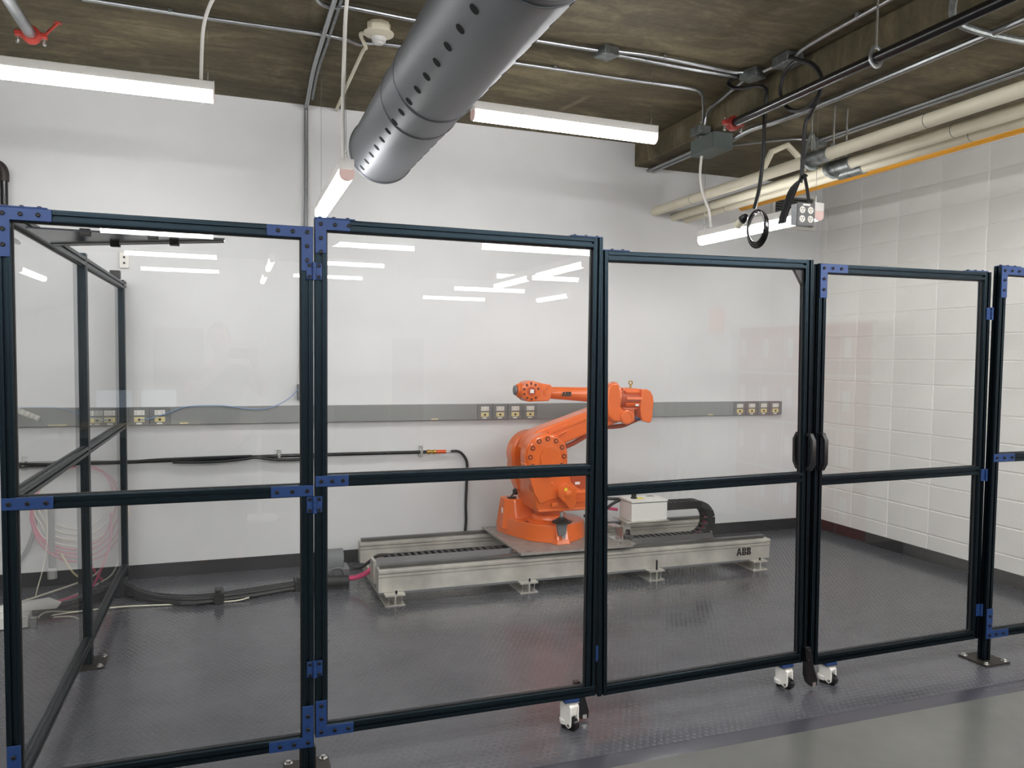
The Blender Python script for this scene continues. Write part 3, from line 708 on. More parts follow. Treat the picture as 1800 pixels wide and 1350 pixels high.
# cream pipes + yellow gas pipe
for k, (x, z, r, cy_) in enumerate(((3.507, 2.918, .0385, 4.15), (3.70, 2.886, .036, 4.17), (3.83, 2.876, .034, 4.20))):
    t = thing('insulated_pipe', ['upper left cream pipe of three running along below the ceiling', 'middle cream pipe of three, between upper left and lower right ones', 'lower right cream pipe of three, beside the yellow pipe'][k], 'pipe', (x, 4, z), group='cream pipes along the right wall')
    obj('tube', MB().cyl((x, -1, z), (x, B, z), r, n=28), cream_m, t)
    for yy in (1.7, 3.3, 5.6): obj('tape_joint', MB().cyl((x, yy, z), (x, yy+.003, z), r+.0012, n=28), MATS['greenish_grey'], t)
    o = obj('coupling', MB().lathe((x, cy_-.11, z), (0, 1, 0), [(0, r+.001), (.002, r+.007), (.10, r+.007), (.104, r+.004), (.116, r+.004), (.12, r+.007), (.22, r+.007), (.222, r+.001)], 28), galvd_m, t, label='grey pipe coupling')
    if k < 2:
        obj('clevis', MB().tube([(x-.05, cy_+.06, z-.02), (x-.03, cy_+.06, z-.048), (x, cy_+.06, z-.056), (x+.03, cy_+.06, z-.048), (x+.05, cy_+.06, z), (x+.03, cy_+.06, z+.10), (x, cy_+.06, z+.16), (x-.03, cy_+.06, z+.10)], .006, 6, 3, closed=True, flat=2.4), galvd_m, t)
    obj('hanger_rod', MB().cyl((x, cy_+.06, z+.05), (x, cy_+.06, SZ), .0065, n=8), steel_m, t)
t = thing('gas_pipe', 'yellow pipe beside the cream pipes along the right block wall', 'pipe', (4.42, 4, 3.02))
obj('tube', MB().cyl((4.42, -1, 3.03), (4.42, B, 3.03), .036, n=24), yellow_m, t)
for yy in (2.5, 5.2): obj('hanger_rod', MB().cyl((4.42, yy, 3.06), (4.42, yy, SZ), .006, n=8), steel_m, t)
t = thing('offset_pipe', 'pale angular pipe offset rising behind the cream pipes near soffit', 'pipe', (3.9, 5, 3.1))
obj('tube', MB().tube([(3.70, 5.0, 2.99), (3.80, 5.0, 3.18), (3.94, 5.0, 3.245), (4.07, 5.0, 3.15), (4.12, 5.0, 3.0)], .024, 8, 0), cream_m, t)

# cords
cond('hanging_cord', [(3.14, 4.40, 3.46), (3.12, 4.49, 3.475), (3.10, 4.55, 3.455), (3.10, 4.50, 3.41), (3.10, 4.36, 3.365), (3.10, 4.22, 3.335), (3.10, 4.145, 3.28), (3.10, 4.155, 3.15), (3.10, 4.165, 2.87), (3.10, 4.19, 2.70), (3.10, 4.235, 2.58)], .0125, 'black cord looping from junction box down to a coiled plug', 'cord', black_m)
cc = thing('coiled_cord', 'coil of black cord with locking plug hanging before the right lamp', 'cord', (3.1, 4.2, 2.45))
for k in range(3):
    cyy, cz_, rx, rz = 4.19+.008*k, 2.458-.006*k, .088+.006*k, .100+.006*k
    obj('loop', MB().tube([(3.085+.012*k, cyy+rx*math.cos(a), cz_+rz*math.sin(a)) for a in [2*PI*j/28 for j in range(28)]], .0085, 8, 0, closed=True), blackg_m, cc)
obj('plug', MB().lathe((3.08, 4.29, 2.545), (0, .75, -.45), [(0, .014), (.02, .024), (.05, .026), (.055, .022)], 20), black_m, cc)
obj('plug_ring', MB().lathe((3.08, 4.325, 2.524), (0, .75, -.45), [(0, .029), (.008, .029)], 20), steel_m, cc)
obj('plug_nose', MB().lathe((3.08, 4.335, 2.518), (0, .75, -.45), [(0, .026), (.05, .026), (.056, .020)], 20), cream_m, cc)
cond('hanging_cord', [(3.17, 4.0, 3.45), (3.10, 3.93, 3.41), (3.05, 3.80, 3.345), (3.05, 3.68, 3.275), (3.05, 3.605, 3.19), (3.05, 3.60, 3.12), (3.05, 3.65, 3.065), (3.05, 3.75, 3.045), (3.05, 3.87, 3.09), (3.05, 3.945, 3.19), (3.05, 3.92, 3.30), (3.06, 3.82, 3.345), (3.07, 3.70, 3.29), (3.07, 3.625, 3.20), (3.07, 3.63, 3.11), (3.07, 3.70, 3.02), (3.06, 3.733, 2.95), (3.05, 3.735, 2.70), (3.05, 3.745, 2.64)], .0115, 'black cord with one wide loop hanging down to the outlet box', 'cord', black_m)
for pts in ([(3.05, 3.745, 2.66), (3.05, 3.80, 2.60), (3.05, 3.86, 2.50), (3.05, 3.90, 2.44), (3.05, 3.88, 2.42)], [(3.05, 3.745, 2.66), (3.05, 3.77, 2.58), (3.05, 3.83, 2.48), (3.05, 3.865, 2.42)], [(3.05, 3.73, 2.67), (3.05, 3.76, 2.57), (3.05, 3.80, 2.49), (3.05, 3.84, 2.42)]):
    pass
fc = thing('folded_cord', 'folded bundle of black cord above the hanging outlet box', 'cord', (3.05, 3.8, 2.5))
for k in range(4):
    e = .017*k
    obj('strand', MB().tube([(3.04+.008*k, 3.725-e*.3, 2.675), (3.04, 3.76+e, 2.62), (3.04, 3.815+e, 2.53), (3.04, 3.85+e, 2.46), (3.04, 3.86+e, 2.43)], .0075, 8, 4), black_m, fc)
obj('strand', MB().tube([(3.05, 3.715, 2.68), (3.05, 3.69, 2.60), (3.05, 3.675, 2.54), (3.05, 3.67, 2.515)], .009, 8, 4), black_m, fc)
ob = thing('outlet_box', 'hanging dark-faced box with four white receptacles beside right lamp', 'outlet box', (3.06, 3.69, 2.40))
obj('body', MB().box(2.99, 3.10, 3.69, 3.745, 2.395, 2.51), galv_m, ob, bevel=.002)
obj('face', MB().box(2.985, 3.105, 3.682, 3.69, 2.388, 2.515), mat('dark_face', (72, 72, 72), .4, .4), ob, bevel=.001)
for dx in (-.028, .028):
    for dz in (-.028, .022):
        r = obj('receptacle', MB().lathe((3.045+dx, 3.682, 2.452+dz), (0, -1, 0), [(0, .02), (.003, .019)], 20), outw_m, ob)
        obj('slots', MB().box(3.045+dx-.008, 3.045+dx-.005, 3.677, 3.679, 2.452+dz, 2.452+dz+.009).box(3.045+dx+.005, 3.045+dx+.008, 3.677, 3.679, 2.452+dz, 2.452+dz+.009).cyl((3.045+dx, 3.677, 2.452+dz-.008), (3.045+dx, 3.679, 2.452+dz-.008), .003, n=8), black_m, r)
obj('rating_label', MB().box(3.02, 3.07, 3.680, 3.682, 2.498, 2.509), sticker_m, ob)

# louvre on the back wall
lv = thing('wall_louvre', 'white framed vent grille high on the wall behind the right lamp', 'vent', (4.99, B-.01, 3.0))
fr = MB(); x0, x1, z0, z1 = 4.74, 5.24, 2.86, 3.19
fr.box(x0, x1, B-.03, B, z0, z0+.03).box(x0, x1, B-.03, B, z1-.03, z1).box(x0, x0+.03, B-.03, B, z0+.03, z1-.03).box(x1-.03, x1, B-.03, B, z0+.03, z1-.03)
obj('frame', fr, white_m, lv)
obj('backing', MB().box(x0+.03, x1-.03, B-.004, B-.001, z0+.03, z1-.03), black_m, lv)
for k in range(11):
    zz = z0+.045+k*.0245
    obj('slat', MB().prism([(B-.028, zz-.008), (B-.006, zz+.010), (B-.005, zz+.008), (B-.027, zz-.010)], x0+.03, x1-.03, 'x'), raceway_m, lv)

# ------------------------------------------------------------------ wall raceway and outlets
rw = thing('wall_raceway', 'long grey surface raceway with outlets along the back wall', 'raceway', (1.8, B-.04, 1.11))
RX1 = 4.893
RY = B-.045
segs = [(XL, -2.1), (-2.1, -.95), (-.413, .62), (.62, 1.881), (2.397, 3.2), (3.2, 4.358)]
obj('backbox', MB().box(XL, RX1, RY+.004, B, 1.112, 1.238), raceway_m, rw)
for a, b in segs: obj('cover', MB().box(a+.001, b-.001, RY, RY+.004, 1.112, 1.238), raceway_m, rw, bevel=.001)
obj('end_cap', MB().box(RX1, RX1+.006, RY+.003, B, 1.115, 1.235), raceway_m, rw)
def faceplate(x):
    o = obj('faceplate', MB().box(x+.001, x+.130, RY-.002, RY+.004, 1.112, 1.238), raceplate_m, rw, bevel=.001)
    c = x+.066
    r = obj('receptacle', MB().box(c-.034, c+.034, RY-.006, RY-.002, 1.182, 1.217), outw_m, o, bevel=.001)
    g = MB()
    for dx in (-.02, .018):
        g.box(c+dx-.004, c+dx+.005, RY-.0068, RY-.006, 1.206, 1.2085).box(c+dx-.004, c+dx+.005, RY-.0068, RY-.006, 1.191, 1.1935).box(c+dx-.012, c+dx-.008, RY-.0068, RY-.006, 1.198, 1.202)
    g2 = obj('receptacle_slots', g, black_m, o)
    obj('data_jack', MB().box(c-.034, c+.034, RY-.005, RY-.002, 1.133, 1.169), ivory_m, o, bevel=.001)
    obj('jack_port', MB().box(c-.008, c+.008, RY-.0057, RY-.005, 1.143, 1.157), black_m, o)
    obj('paper_tag', MB().box(c-.02, c+.016, RY-.003, RY-.002, 1.117, 1.128), sticker_m, o)
    for s in (-1, 1): obj('screw', MB().cyl((c+s*.052, RY-.003, 1.172), (c+s*.052, RY-.002, 1.172), .003, n=8), black_m, o)
for x0_ in (-.945, 1.881, 4.358):
    for k in range(4): faceplate(x0_+.1325*k)
for x in (-1.18, -.40+.05, 1.50, 4.08): obj('yellow_tag', MB().box(x, x+.055, RY-.001, RY, 1.116, 1.125), ivory_m, rw)
cond('patch_cable', [(-.61, RY-.015, 1.15), (-.54, RY-.02, 1.16), (-.42, RY-.015, 1.20), (-.33, RY-.01, 1.235), (-.22, RY-.01, 1.245), (-.05, RY-.01, 1.243), (.1, RY-.012, 1.222), (.22, RY-.012, 1.218), (.32, RY-.012, 1.245), (.41, RY-.01, 1.30), (.475, RY-.005, 1.37)], .0035, 'pale blue network cable drooping across the grey raceway', 'cable', bluec_m)
t = thing('small_wall_box', 'small grey switch box on the wall above the raceway beside middle posts', 'junction box', (.51, B-.03, 1.34))
obj('body', MB().box(.465, .54, B-.055, B, 1.285, 1.40), greym_m, t, bevel=.004)
t = thing('wall_plate', 'small white two-hole wall plate above the end of the side fence', 'wall plate', (-.70, B, 2.27))
obj('plate', MB().box(-.73, -.67, B-.02, B, 2.215, 2.325), outw_m, t, bevel=.003)
for z in (2.25, 2.29): obj('port', MB().cyl((-.70, B-.023, z), (-.70, B-.019, z), .008, n=12), black_m, t)
# black pipe along the wall
t = thing('air_line', 'black pipe clamped low along the back wall ending in brass valve', 'pipe', (0, B-.05, .86))
obj('tube', MB().tube([(-1.40, B-.045, .845), (-.4, B-.045, .853), (.33, B-.045, .862), (1.46, B-.045, .858)], .0135, 12, 0), blackg_m, t)
for x in (-1.33, .332, 1.42):
    c = obj('clamp', MB().box(x-.016, x+.016, B-.012, B, .815, .905).box(x-.010, x+.010, B-.064, B-.03, .845, .875), steel_m, t, bevel=.002)
obj('brass_valve', MB().lathe((1.46, B-.045, .858), (1, 0, 0), [(0, .012), (.006, .018), (.03, .018), (.034, .013), (.05, .013), (.054, .017), (.075, .017), (.08, .012)], 14), brass_m, t)
obj('orange_sleeve', MB().cyl((1.54, B-.045, .857), (1.62, B-.045, .857), .015, n=16), mat('orange_sleeve', (214, 84, 30), .4), t)
obj('steel_nipple', MB().cyl((1.62, B-.045, .857), (1.665, B-.045, .856), .008, n=12), steel_m, t)
cond('rubber_hose', [(1.66, B-.045, .856), (1.70, B-.045, .858), (1.745, B-.04, .845), (1.785, B-.035, .80), (1.805, B-.03, .74), (1.803, B-.03, .60), (1.797, B-.03, .42), (1.80, B-.03, .28), (1.79, B-.03, .16), (1.78, B-.05, .11)], .0115, 'black rubber hose bending down the wall behind the track', 'hose', black_m)
for z in (.775, .61, .43):
    pass
cond('sagging_cable', [(-.4, B-.06, .842), (-.2, B-.06, .835), (-.05, B-.06, .838), (.10, B-.06, .85), (.16, B-.06, .858), (.28, B-.06, .84), (.42, B-.06, .832), (.52, B-.06, .838), (.62, B-.06, .855)], .011, 'black cable sagging below the wall pipe near the middle posts', 'cable', black_m)
cond('sagging_cable', [(-1.38, B-.06, .865), (-.9, B-.06, .842), (-.55, B-.06, .862), (-.2, B-.06, .868), (.14, B-.06, .87)], .009, 'dark cable strapped along top of the wall pipe at left', 'cable', black_m)
# left corner pipes
t = thing('drain_pipe', 'black iron pipe with elbow high on the wall at far left', 'pipe', (-1.40, B-.06, 2))
obj('riser', MB().cyl((-1.402, B-.07, 1.9), (-1.402, B-.07, 2.76), .023, n=20), blackg_m, t)
obj('elbow', MB().tube([(-1.402, B-.07, 2.745), (-1.402, B-.07, 2.80), (-1.42, B-.07, 2.84), (-1.46, B-.07, 2.855), (-1.52, B-.07, 2.855)], .031, 16, 4), mat('iron', (52, 46, 42), .5, .3), t)
obj('run', MB().cyl((-1.50, B-.07, 2.855), (-2.6, B-.07, 2.855), .023, n=20), blackg_m, t)
t = thing('valve_stack', 'grey pipe fittings and round gauge at left edge behind the fence', 'pipe', (-1.46, B-.05, 1.5))
obj('riser', MB().cyl((-1.47, B-.05, 1.26), (-1.47, B-.05, 1.88), .012, n=14), galvd_m, t)
for z, hgt, wd in ((1.78, .07, .10), (1.68, .04, .08), (1.59, .03, .06), (1.50, .05, .07)): obj('fitting', MB().cbox((-1.44, B-.05, z), (wd, .05, hgt)), galvd_m, t, bevel=.006)
obj('gauge', MB().lathe((-1.385, B-.08, 1.515), (0, -1, 0), [(0, .022), (.018, .022), (.02, .018)], 20), greym_m, t)
obj('yellow_valve', MB().lathe((-1.42, B-.08, 1.25), (.6, -.2, -.25), [(0, .03), (.05, .03), (.055, .02)], 16), yellow_m, t)
obj('ribbed_nozzle', MB().lathe((-1.36, B-.10, 1.235), (.9, -.1, -.42), [v for k in range(5) for v in ((.032*k, .016), (.032*k+.006, .021), (.032*k+.028, .021), (.032*k+.031, .013))], 16), outw_m, t)

# coil of cables on the wall at left
coil = thing('wall_cable_coil', 'coiled pink and white cables hanging on the wall behind left fence', 'cable', (-1.0, B-.05, .6))
def ell(cx, cz_, rx, rz, y_, ph=0, wob=0., n=26):
    rnd = random.Random(int(abs(cx)*1000+ph*10))
    return [(cx+rx*math.cos(2*PI*k/n)+rnd.uniform(-wob, wob), y_, cz_+rz*math.sin(2*PI*k/n)+rnd.uniform(-wob, wob)) for k in range(n)]
for k in range(4): obj('white_strand', MB().tube(ell(-1.02+.01*k, .63-.03*k, .21+.03*k, .24+.012*k, B-.03-.006*k, k, .006), .006, 6, 3, closed=True), cablew_m, coil)
for k in range(4): obj('pink_strand', MB().tube(ell(-1.03+.012*k, .56-.02*k, .255+.012*k, .31+.008*k, B-.045-.006*k, k+7, .006), .0065, 6, 3, closed=True), pink_m, coil)
obj('hook', MB().tube([(-1.02, B, .88), (-1.02, B-.07, .87), (-1.02, B-.075, .90)], .006, 8, 3), steel_m, coil)
t = thing('pvc_stub', 'white plastic pipe stub low on the wall by the baseboard', 'pipe', (-1.17, B-.04, .1))
obj('tube', MB().cyl((-1.17, B-.045, .12), (-1.17, B-.045, .62), .022, n=20), greym_m, t)
obj('cap', MB().cyl((-1.17, B-.045, .06), (-1.17, B-.045, .135), .030, n=20), pvc_m, t)
cond('grey_cord', [(-1.28, B-.03, .60), (-1.27, B-.03, .45), (-1.30, B-.03, .32), (-1.36, B-.03, .2), (-1.44, B-.05, .1)], .014, 'thick grey cord curving down the wall at far left', 'cord', greym_m)
cond('thin_wire', [(-1.20, 6.17, .66), (-1.19, 6.16, .4), (-1.20, 6.10, .2), (-1.22, 5.98, .05), (-1.215, 5.9, .02)], .004, 'thin white wire dropping to the floor at left', 'cable', cablew_m)
for k, (pts, r, m, lab) in enumerate([
    ([(-1.5, 5.55, .05), (-1.28, 5.62, .06), (-1.1, 5.75, .08), (-.93, 5.92, .10), (-.85, 6.05, .14), (-.80, 6.14, .30)], .0065, cablew_m, 'white floor cable curving from left post up to the wall coil'),
    ([(-1.15, 5.62, .02), (-1.0, 5.72, .04), (-.88, 5.88, .06), (-.78, 6.0, .10), (-.74, 6.10, .2)], .006, cablew_m, 'second white floor cable just below the first near the coil'),
    ([(-1.5, 5.48, .04), (-1.25, 5.53, .05), (-1.05, 5.62, .05), (-.9, 5.78, .06), (-.86, 5.95, .10), (-.80, 6.10, .3), (-.80, 6.16, .5)], .008, pink_m, 'pink floor cable running from the left post to the wall'),
    ([(-1.10, 5.33, .03), (-1.06, 5.42, .05), (-.9, 5.47, .02), (-.65, 5.52, .012), (-.3, 5.47, .008), (.0, 5.44, .008), (.1, 5.45, .02)], .0045, cablew_m, 'long thin white cable lying across the floor under the side fence'),
    ([(-1.02, 5.40, .02), (-.92, 5.38, .02), (-.85, 5.30, .012), (-.82, 5.24, .008)], .004, cablew_m, 'short loose white cable end on floor behind left panel'),
    ([(-1.10, 6.1, .25), (-1.02, 6.05, .12), (-.92, 6.02, .06), (-.82, 6.02, .05), (-.70, 6.0, .04)], .0065, ivory_m, 'yellowish cable crossing from pipe stub to the black bundle'),
    ([(-.98, 6.15, .30), (-.92, 6.10, .16), (-.86, 6.03, .08), (-.80, 5.97, .06), (-.755, 5.93, .05)], .008, pink_m, 'pink cable looping down into the black cable bundle')]):
    cond('floor_cable', pts, r, lab, 'cable', m)
t = thing('connector_box', 'grey connector block with metal plug on the floor at left', 'connector', (-1.15, 5.33, 0))
obj('body', MB().box(-1.30, -1.13, 5.29, 5.40, 0.002, .075), encl_m, t, bevel=.006)
obj('top_cable_guide', MB().prism([(-1.30, .075), (-1.0, .075), (-.98, .10), (-1.05, .135), (-1.30, .11)], 5.38, 5.44), encl_m, t, bevel=.006)
obj('metal_plug', MB().box(-1.125, -1.085, 5.28, 5.32, .002, .06), steel_m, t, bevel=.004)
t = thing('floor_cable_bundle', 'thick black cable bundle lying on the mat toward the robot track', 'cable', (-.1, 5.5, 0))
for k in range(5):
    dy = .026*(k-2); dz = .018+.018*(k % 2)
    pts = [(-.95, 5.98+dy*.5, dz+.01), (-.72, 5.88+dy, dz+.03), (-.55, 5.70+dy, dz), (-.38, 5.55+dy, dz), (-.22, 5.49+dy, dz), (-.08, 5.50+dy*.8, dz), (.15, 5.55+dy, dz), (.42, 5.62+dy*.7, dz), (.58, 5.62+dy, dz)]
    obj('strand', MB().tube(pts, .0165, 10, 4), black_m, t)
for x, y_, s in ((-.70, 5.86, 1.25), (-.085, 5.49, 1), (.43, 5.62, 1)):
    obj('cable_clamp', MB().box(x-.03, x+.03, y_-.075*s, y_+.07*s, .001, .075*s).box(x-.02, x+.012, y_-.08, y_+.02, .075*s, .095*s), black_m, t, bevel=.004)
t = thing('heavy_connector', 'grey rectangular heavy-duty connector hood at left end of the robot track', 'connector', (.68, 5.72, 0))
obj('hood', MB().prism([(5.66, .10), (5.66, .19), (5.69, .235), (5.75, .235), (5.78, .19), (5.78, .10)], .625, .745, 'x'), greym_m, t, bevel=.006)
obj('base', MB().box(.60, .78, 5.63, 5.80, .03, .115), greym_m, t, bevel=.006)
obj('latch', MB().tube([(.64, 5.625, .07), (.66, 5.62, .12), (.72, 5.62, .12), (.74, 5.625, .07)], .008, 8, 2), greym_m, t)
obj('gland', MB().cyl((.56, 5.72, .19), (.625, 5.72, .19), .022, n=14), steel_m, t)
obj('sleeve', MB().cyl((.50, 5.57, .05), (.76, 5.52, .055), .040, n=18), black_m, t)
for k, (o1, o2) in enumerate(((0, 0), (.035, .03))):
    cond('pink_hose', [(.74, 5.56-o1, .07), (.80, 5.53-o1, .075), (.86, 5.48-o1, .11), (.91, 5.45-o2, .155), (.96, 5.44-o2, .19), (1.05, 5.44-o2, .20)], .0125, ('upper' if k == 0 else 'lower')+' of two pink hoses entering the chain tray', 'hose', pink_m)
cond('black_hose', [(.80, 5.60, .12), (.85, 5.57, .13), (.90, 5.54, .17), (.96, 5.51, .22), (1.05, 5.50, .22)], .012, 'black hose above the pink hoses entering the chain tray', 'hose', black_m)

# ------------------------------------------------------------------ robot track
tr = thing('robot_track', 'long cast aluminium floor track that carries the orange robot', 'robot track', (2.4, 5.5, 0))
def beam(y0, s=1):
    Pf = [(0, .075), (0, .172), (.006, .174), (.006, .179), (-.006, .181), (-.006, .195), (.005, .198), (.005, .203), (-.010, .205), (-.010, .220), (.004, .226), (.09, .226), (.09, .075)]
    return MB().prism([(y0+a, b) for a, b in Pf], .892, 3.962, 'x')
obj('beam', beam(5.10), alu_m, tr); obj('beam', beam(5.89), alu_m, tr)
for y0 in (5.135, 5.925):
    obj('guide_rail', MB().prism([(y0, .226), (y0-.006, .234), (y0-.012, .25), (y0+.03, .25), (y0+.024, .234), (y0+.018, .226)], .905, 3.93, 'x'), alud_m, tr)
obj('beam_edge', MB().box(.892, 3.962, 5.094, 5.11, .062, .075), greym_m, tr)
for xc in (.99, 1.92, 2.92, 3.83):
    f = obj('foot_beam', MB().box(xc-.065, xc+.065, 5.03, 6.04, 0, .008).box(xc-.065, xc+.065, 5.03, 6.04, .064, .0745).box(xc-.005, xc+.005, 5.03, 6.04, .008, .064), alu_m, tr)
    for sxx in (-.04, .045):
        obj('foot_stud', MB().cyl((xc+sxx, 5.055, .008), (xc+sxx, 5.055, .058), .0045, n=8).cyl((xc+sxx, 5.055, .008), (xc+sxx, 5.055, .016), .009, n=6), steel_m, f)
    obj('foot_bolt', MB().cyl((xc+.01, 5.055, .0745), (xc+.01, 5.055, .145 if xc > 2.5 and xc < 3.3 else .095), .007, n=10), bolt_m, f)
obj('tray', MB().box(.90, 3.72, 5.28, 5.545, .135, .139).box(.90, 3.72, 5.28, 5.283, .139, .215).box(.90, 3.72, 5.542, 5.545, .139, .205), alu_m, tr)
obj('tray_shield', MB().prism([(5.23, .205), (5.28, .262), (5.283, .262), (5.233, .205)], .90, 3.55, 'x'), alud_m, tr)
obj('end_bracket', MB().box(.875, .895, 5.20, 5.33, .11, .262), alu_m, tr, bevel=.002)
# logo letters
def letters(parent, x, z, y_, h, dep=0.0, name='logo_letters'):
    A = [[(.17, .52), (.34, 1), (.48, 1), (.48, .76), (.43, .52)], [(0, 0), (.155, .48), (.48, .48), (.48, .22), (.35, .22), (.28, 0)]]
    Bp = [[(0, .52), (0, 1), (.34, 1), (.34, .52)], [(0, 0), (0, .48), (.34, .48), (.34, 0)],
          [(.38, .52), (.38, .68), (.52, .68), (.52, .82), (.38, .82), (.38, 1), (.62, 1), (.74, .93), (.78, .8), (.76, .62), (.66, .52)],
          [(.38, 0), (.38, .18), (.54, .18), (.54, .32), (.38, .32), (.38, .48), (.7, .48), (.8, .38), (.82, .25), (.78, .08), (.66, 0)]]
    M = MB()
    def put(P, ox, mir=None):
        P = [((mir-a) if mir else a, b) for a, b in P]
        M.prism([(x+(ox+a)*h*.82, z+b*h) for a, b in P], y_-.0015, y_+dep)
    for P in A: put(P, 0); put(P, 0, 1.0)
    for P in Bp: put(P, 1.08); put(P, 1.98)
    return obj(name, M, letter_m, parent)
letters(tr, 3.655, .112, 5.099, .058)

# carriage plate
cp = thing('carriage', 'flat steel carriage plate riding on the track under the robot', 'carriage', (2.3, 5.53, .25))
obj('plate', MB().box(1.872, 2.742, 5.07, 5.99, .2535, .268), plate_m, cp, bevel=.0015)
for x in (1.95, 2.62):
    for y_ in (5.12, 5.91):
        b = obj('bearing_block', MB().box(x-.06, x+.06, y_-.02, y_+.06, .2505, .2535), black_m, cp)
for (x, y_) in ((1.90, 5.12), (1.93, 5.10), (2.64, 5.12), (1.90, 5.93), (2.0, 5.95), (2.68, 5.93)):
    for k in range(3):
        obj('cap_screw', MB().cyl((x+k*.028, y_, .268), (x+k*.028, y_, .276), .006, n=8), steel_m, cp)
obj('wiper_bracket', MB().prism([(5.16, .225), (5.16, .262), (5.20, .262), (5.20, .225)], 1.845, 1.872, 'x'), alud_m, cp)
obj('end_tab', MB().box(2.742, 2.79, 5.12, 5.30, .256, .266), plate_m, cp)
# enclosure on its bracket
en = thing('switch_enclosure', 'white electrical enclosure with black rotary switch on the carriage', 'electrical box', (3.0, 5.4, .37))
obj('box', MB().box(2.845, 3.155, 5.30, 5.50, .385, .523), encl_m, en, bevel=.004)
obj('seal', MB().box(2.848, 3.152, 5.303, 5.497, .523, .528), black_m, en)
obj('lid', MB().box(2.842, 3.158, 5.297, 5.503, .528, .545), encl_m, en, bevel=.003)
sw = obj('rotary_switch', MB().lathe((2.915, 5.40, .545), (0, 0, 1), [(0, .026), (.008, .026), (.01, .02), (.016, .018)], 20).box(2.897, 2.933, 5.392, 5.408, .561, .585), black_m, en, bevel=.001)
obj('yellow_disc', MB().lathe((2.955, 5.392, .545), (0, 0, 1), [(0, .036), (.001, .036)], 24), yell_m, en)
obj('name_label', MB().box(3.06, 3.12, 5.44, 5.48, .545, .5455), MATS['dark_face'], en)
obj('shelf', MB().box(2.80, 3.17, 5.29, 5.52, .377, .385), alu_m, en, bevel=.001)
obj('z_bracket', MB().prism([(2.66, .372), (2.735, .372), (2.748, .360), (2.748, .282), (2.738, .268), (2.67, .268), (2.67, .274), (2.735, .274), (2.742, .284), (2.742, .358), (2.732, .366), (2.66, .366)], 5.24, 5.36), steel_m, en)
obj('support_arm', MB().prism([(2.78, .268), (2.86, .268), (2.88, .29), (2.86, .377), (2.81, .377), (2.80, .32)], 5.36, 5.40), alu_m, en, bevel=.003)
obj('adjuster', MB().box(2.77, 2.84, 5.26, 5.31, .2665, .292).cyl((2.80, 5.285, .292), (2.80, 5.285, .315), .008, n=10), alud_m, en, bevel=.002)
obj('limit_sensor', MB().box(2.80, 2.83, 5.285, 5.31, .275, .33), black_m, en, bevel=.003)
# energy chain
ch = thing('cable_chain', 'black plastic cable chain curling over at the right of the enclosure', 'cable chain', (3.4, 5.44, .15))
cyc, czc, R0 = 3.475, .335, .135
path = []
x = 3.195
pitch = .048
while x < cyc: path.append((x, czc+R0, 0)); x += pitch
na = int(PI*R0/pitch)
for k in range(na+1):
    a = PI/2-PI*k/na; path.append((cyc+R0*math.cos(a), czc+R0*math.sin(a), a-PI/2))
x = cyc-pitch
while x > .98: path.append((x, czc-R0, PI)); x -= pitch
def link_mesh():
    m = MB(); L = .027; H = .03; wd = .06
    for s in (-1, 1): m.box(-L, L, s*wd-.006, s*wd+.006, -H, H)
    m.box(-.010, .010, -wd, wd, H-.006, H).box(-.010, .010, -wd, wd, -H, -H+.006)
    return m.mesh('link', black_m, False)
lm = link_mesh()
for (x, z, a) in path:
    o = bpy.data.objects.new('link', lm); COL.objects.link(o); o.parent = ch; o.matrix_parent_inverse = WM[ch.name].inverted()
    o.location = (x, 5.44, z); o.rotation_euler = (0, -a, 0)
for k, (dy, m) in enumerate(((-.03, pink_m), (0, greym_m), (.025, pink_m))):
    pts = [(3.17, 5.44+dy, czc+R0)]+[(p[0], 5.44+dy, p[1]) for p in path[::2]]
    obj('inner_cable', MB().tube(pts, .011, 8, 2), m, ch)
# cables behind the right of the robot
for k, (pts, m, lab) in enumerate([([(2.60, 5.62, .46), (2.68, 5.60, .47), (2.76, 5.56, .45), (2.84, 5.52, .44)], pink_m, 'pink cable between robot base and white enclosure'),
                              ([(2.56, 5.60, .50), (2.68, 5.58, .53), (2.80, 5.56, .52), (3.1, 5.54, .50)], black_m, 'upper black cable passing behind the white enclosure'),
                              ([(2.56, 5.55, .40), (2.66, 5.50, .42), (2.78, 5.48, .50), (2.86, 5.50, .52)], black_m, 'lower black cable rising from the robot base to the enclosure')]):
    cond('robot_cable', pts, .012, lab, 'cable', m)

# ------------------------------------------------------------------ the robot
rb = thing('industrial_robot', 'orange six-axis industrial robot arm on the floor track', 'robot', (2.26, 5.53, .268))
YC = 5.53
def arc(cx, cz_, r, a0, a1, n): return [(cx+r*math.cos(math.radians(a0+(a1-a0)*k/n)), cz_+r*math.sin(math.radians(a0+(a1-a0)*k/n))) for k in range(n+1)]
base_low = [(1.95, 5.86), (1.945, 5.78), (1.985, 5.62), (2.055, 5.43), (2.10, 5.365), (2.16, 5.315), (2.205, 5.29), (2.212, 5.237), (2.309, 5.237), (2.325, 5.285), (2.39, 5.31), (2.47, 5.37), (2.53, 5.45), (2.55, 5.55), (2.53, 5.66), (2.46, 5.75), (2.34, 5.80), (2.31, 5.85), (2.20, 5.86)]
ctr = Vector((2.26, 5.56))
base_up = [(ctr.x+(a-ctr.x)*.955, ctr.y+(b-ctr.y)*.955) for a, b in base_low]; base_up[7] = (2.218, 5.285); base_up[8] = (2.303, 5.285); base_up[6] = (2.215, 5.292); base_up[9] = (2.312, 5.29)
bs = obj('base', MB().prism(base_low, .268, .395, 'z', base_up), orange_m, rb, bevel=.010, seg=3)
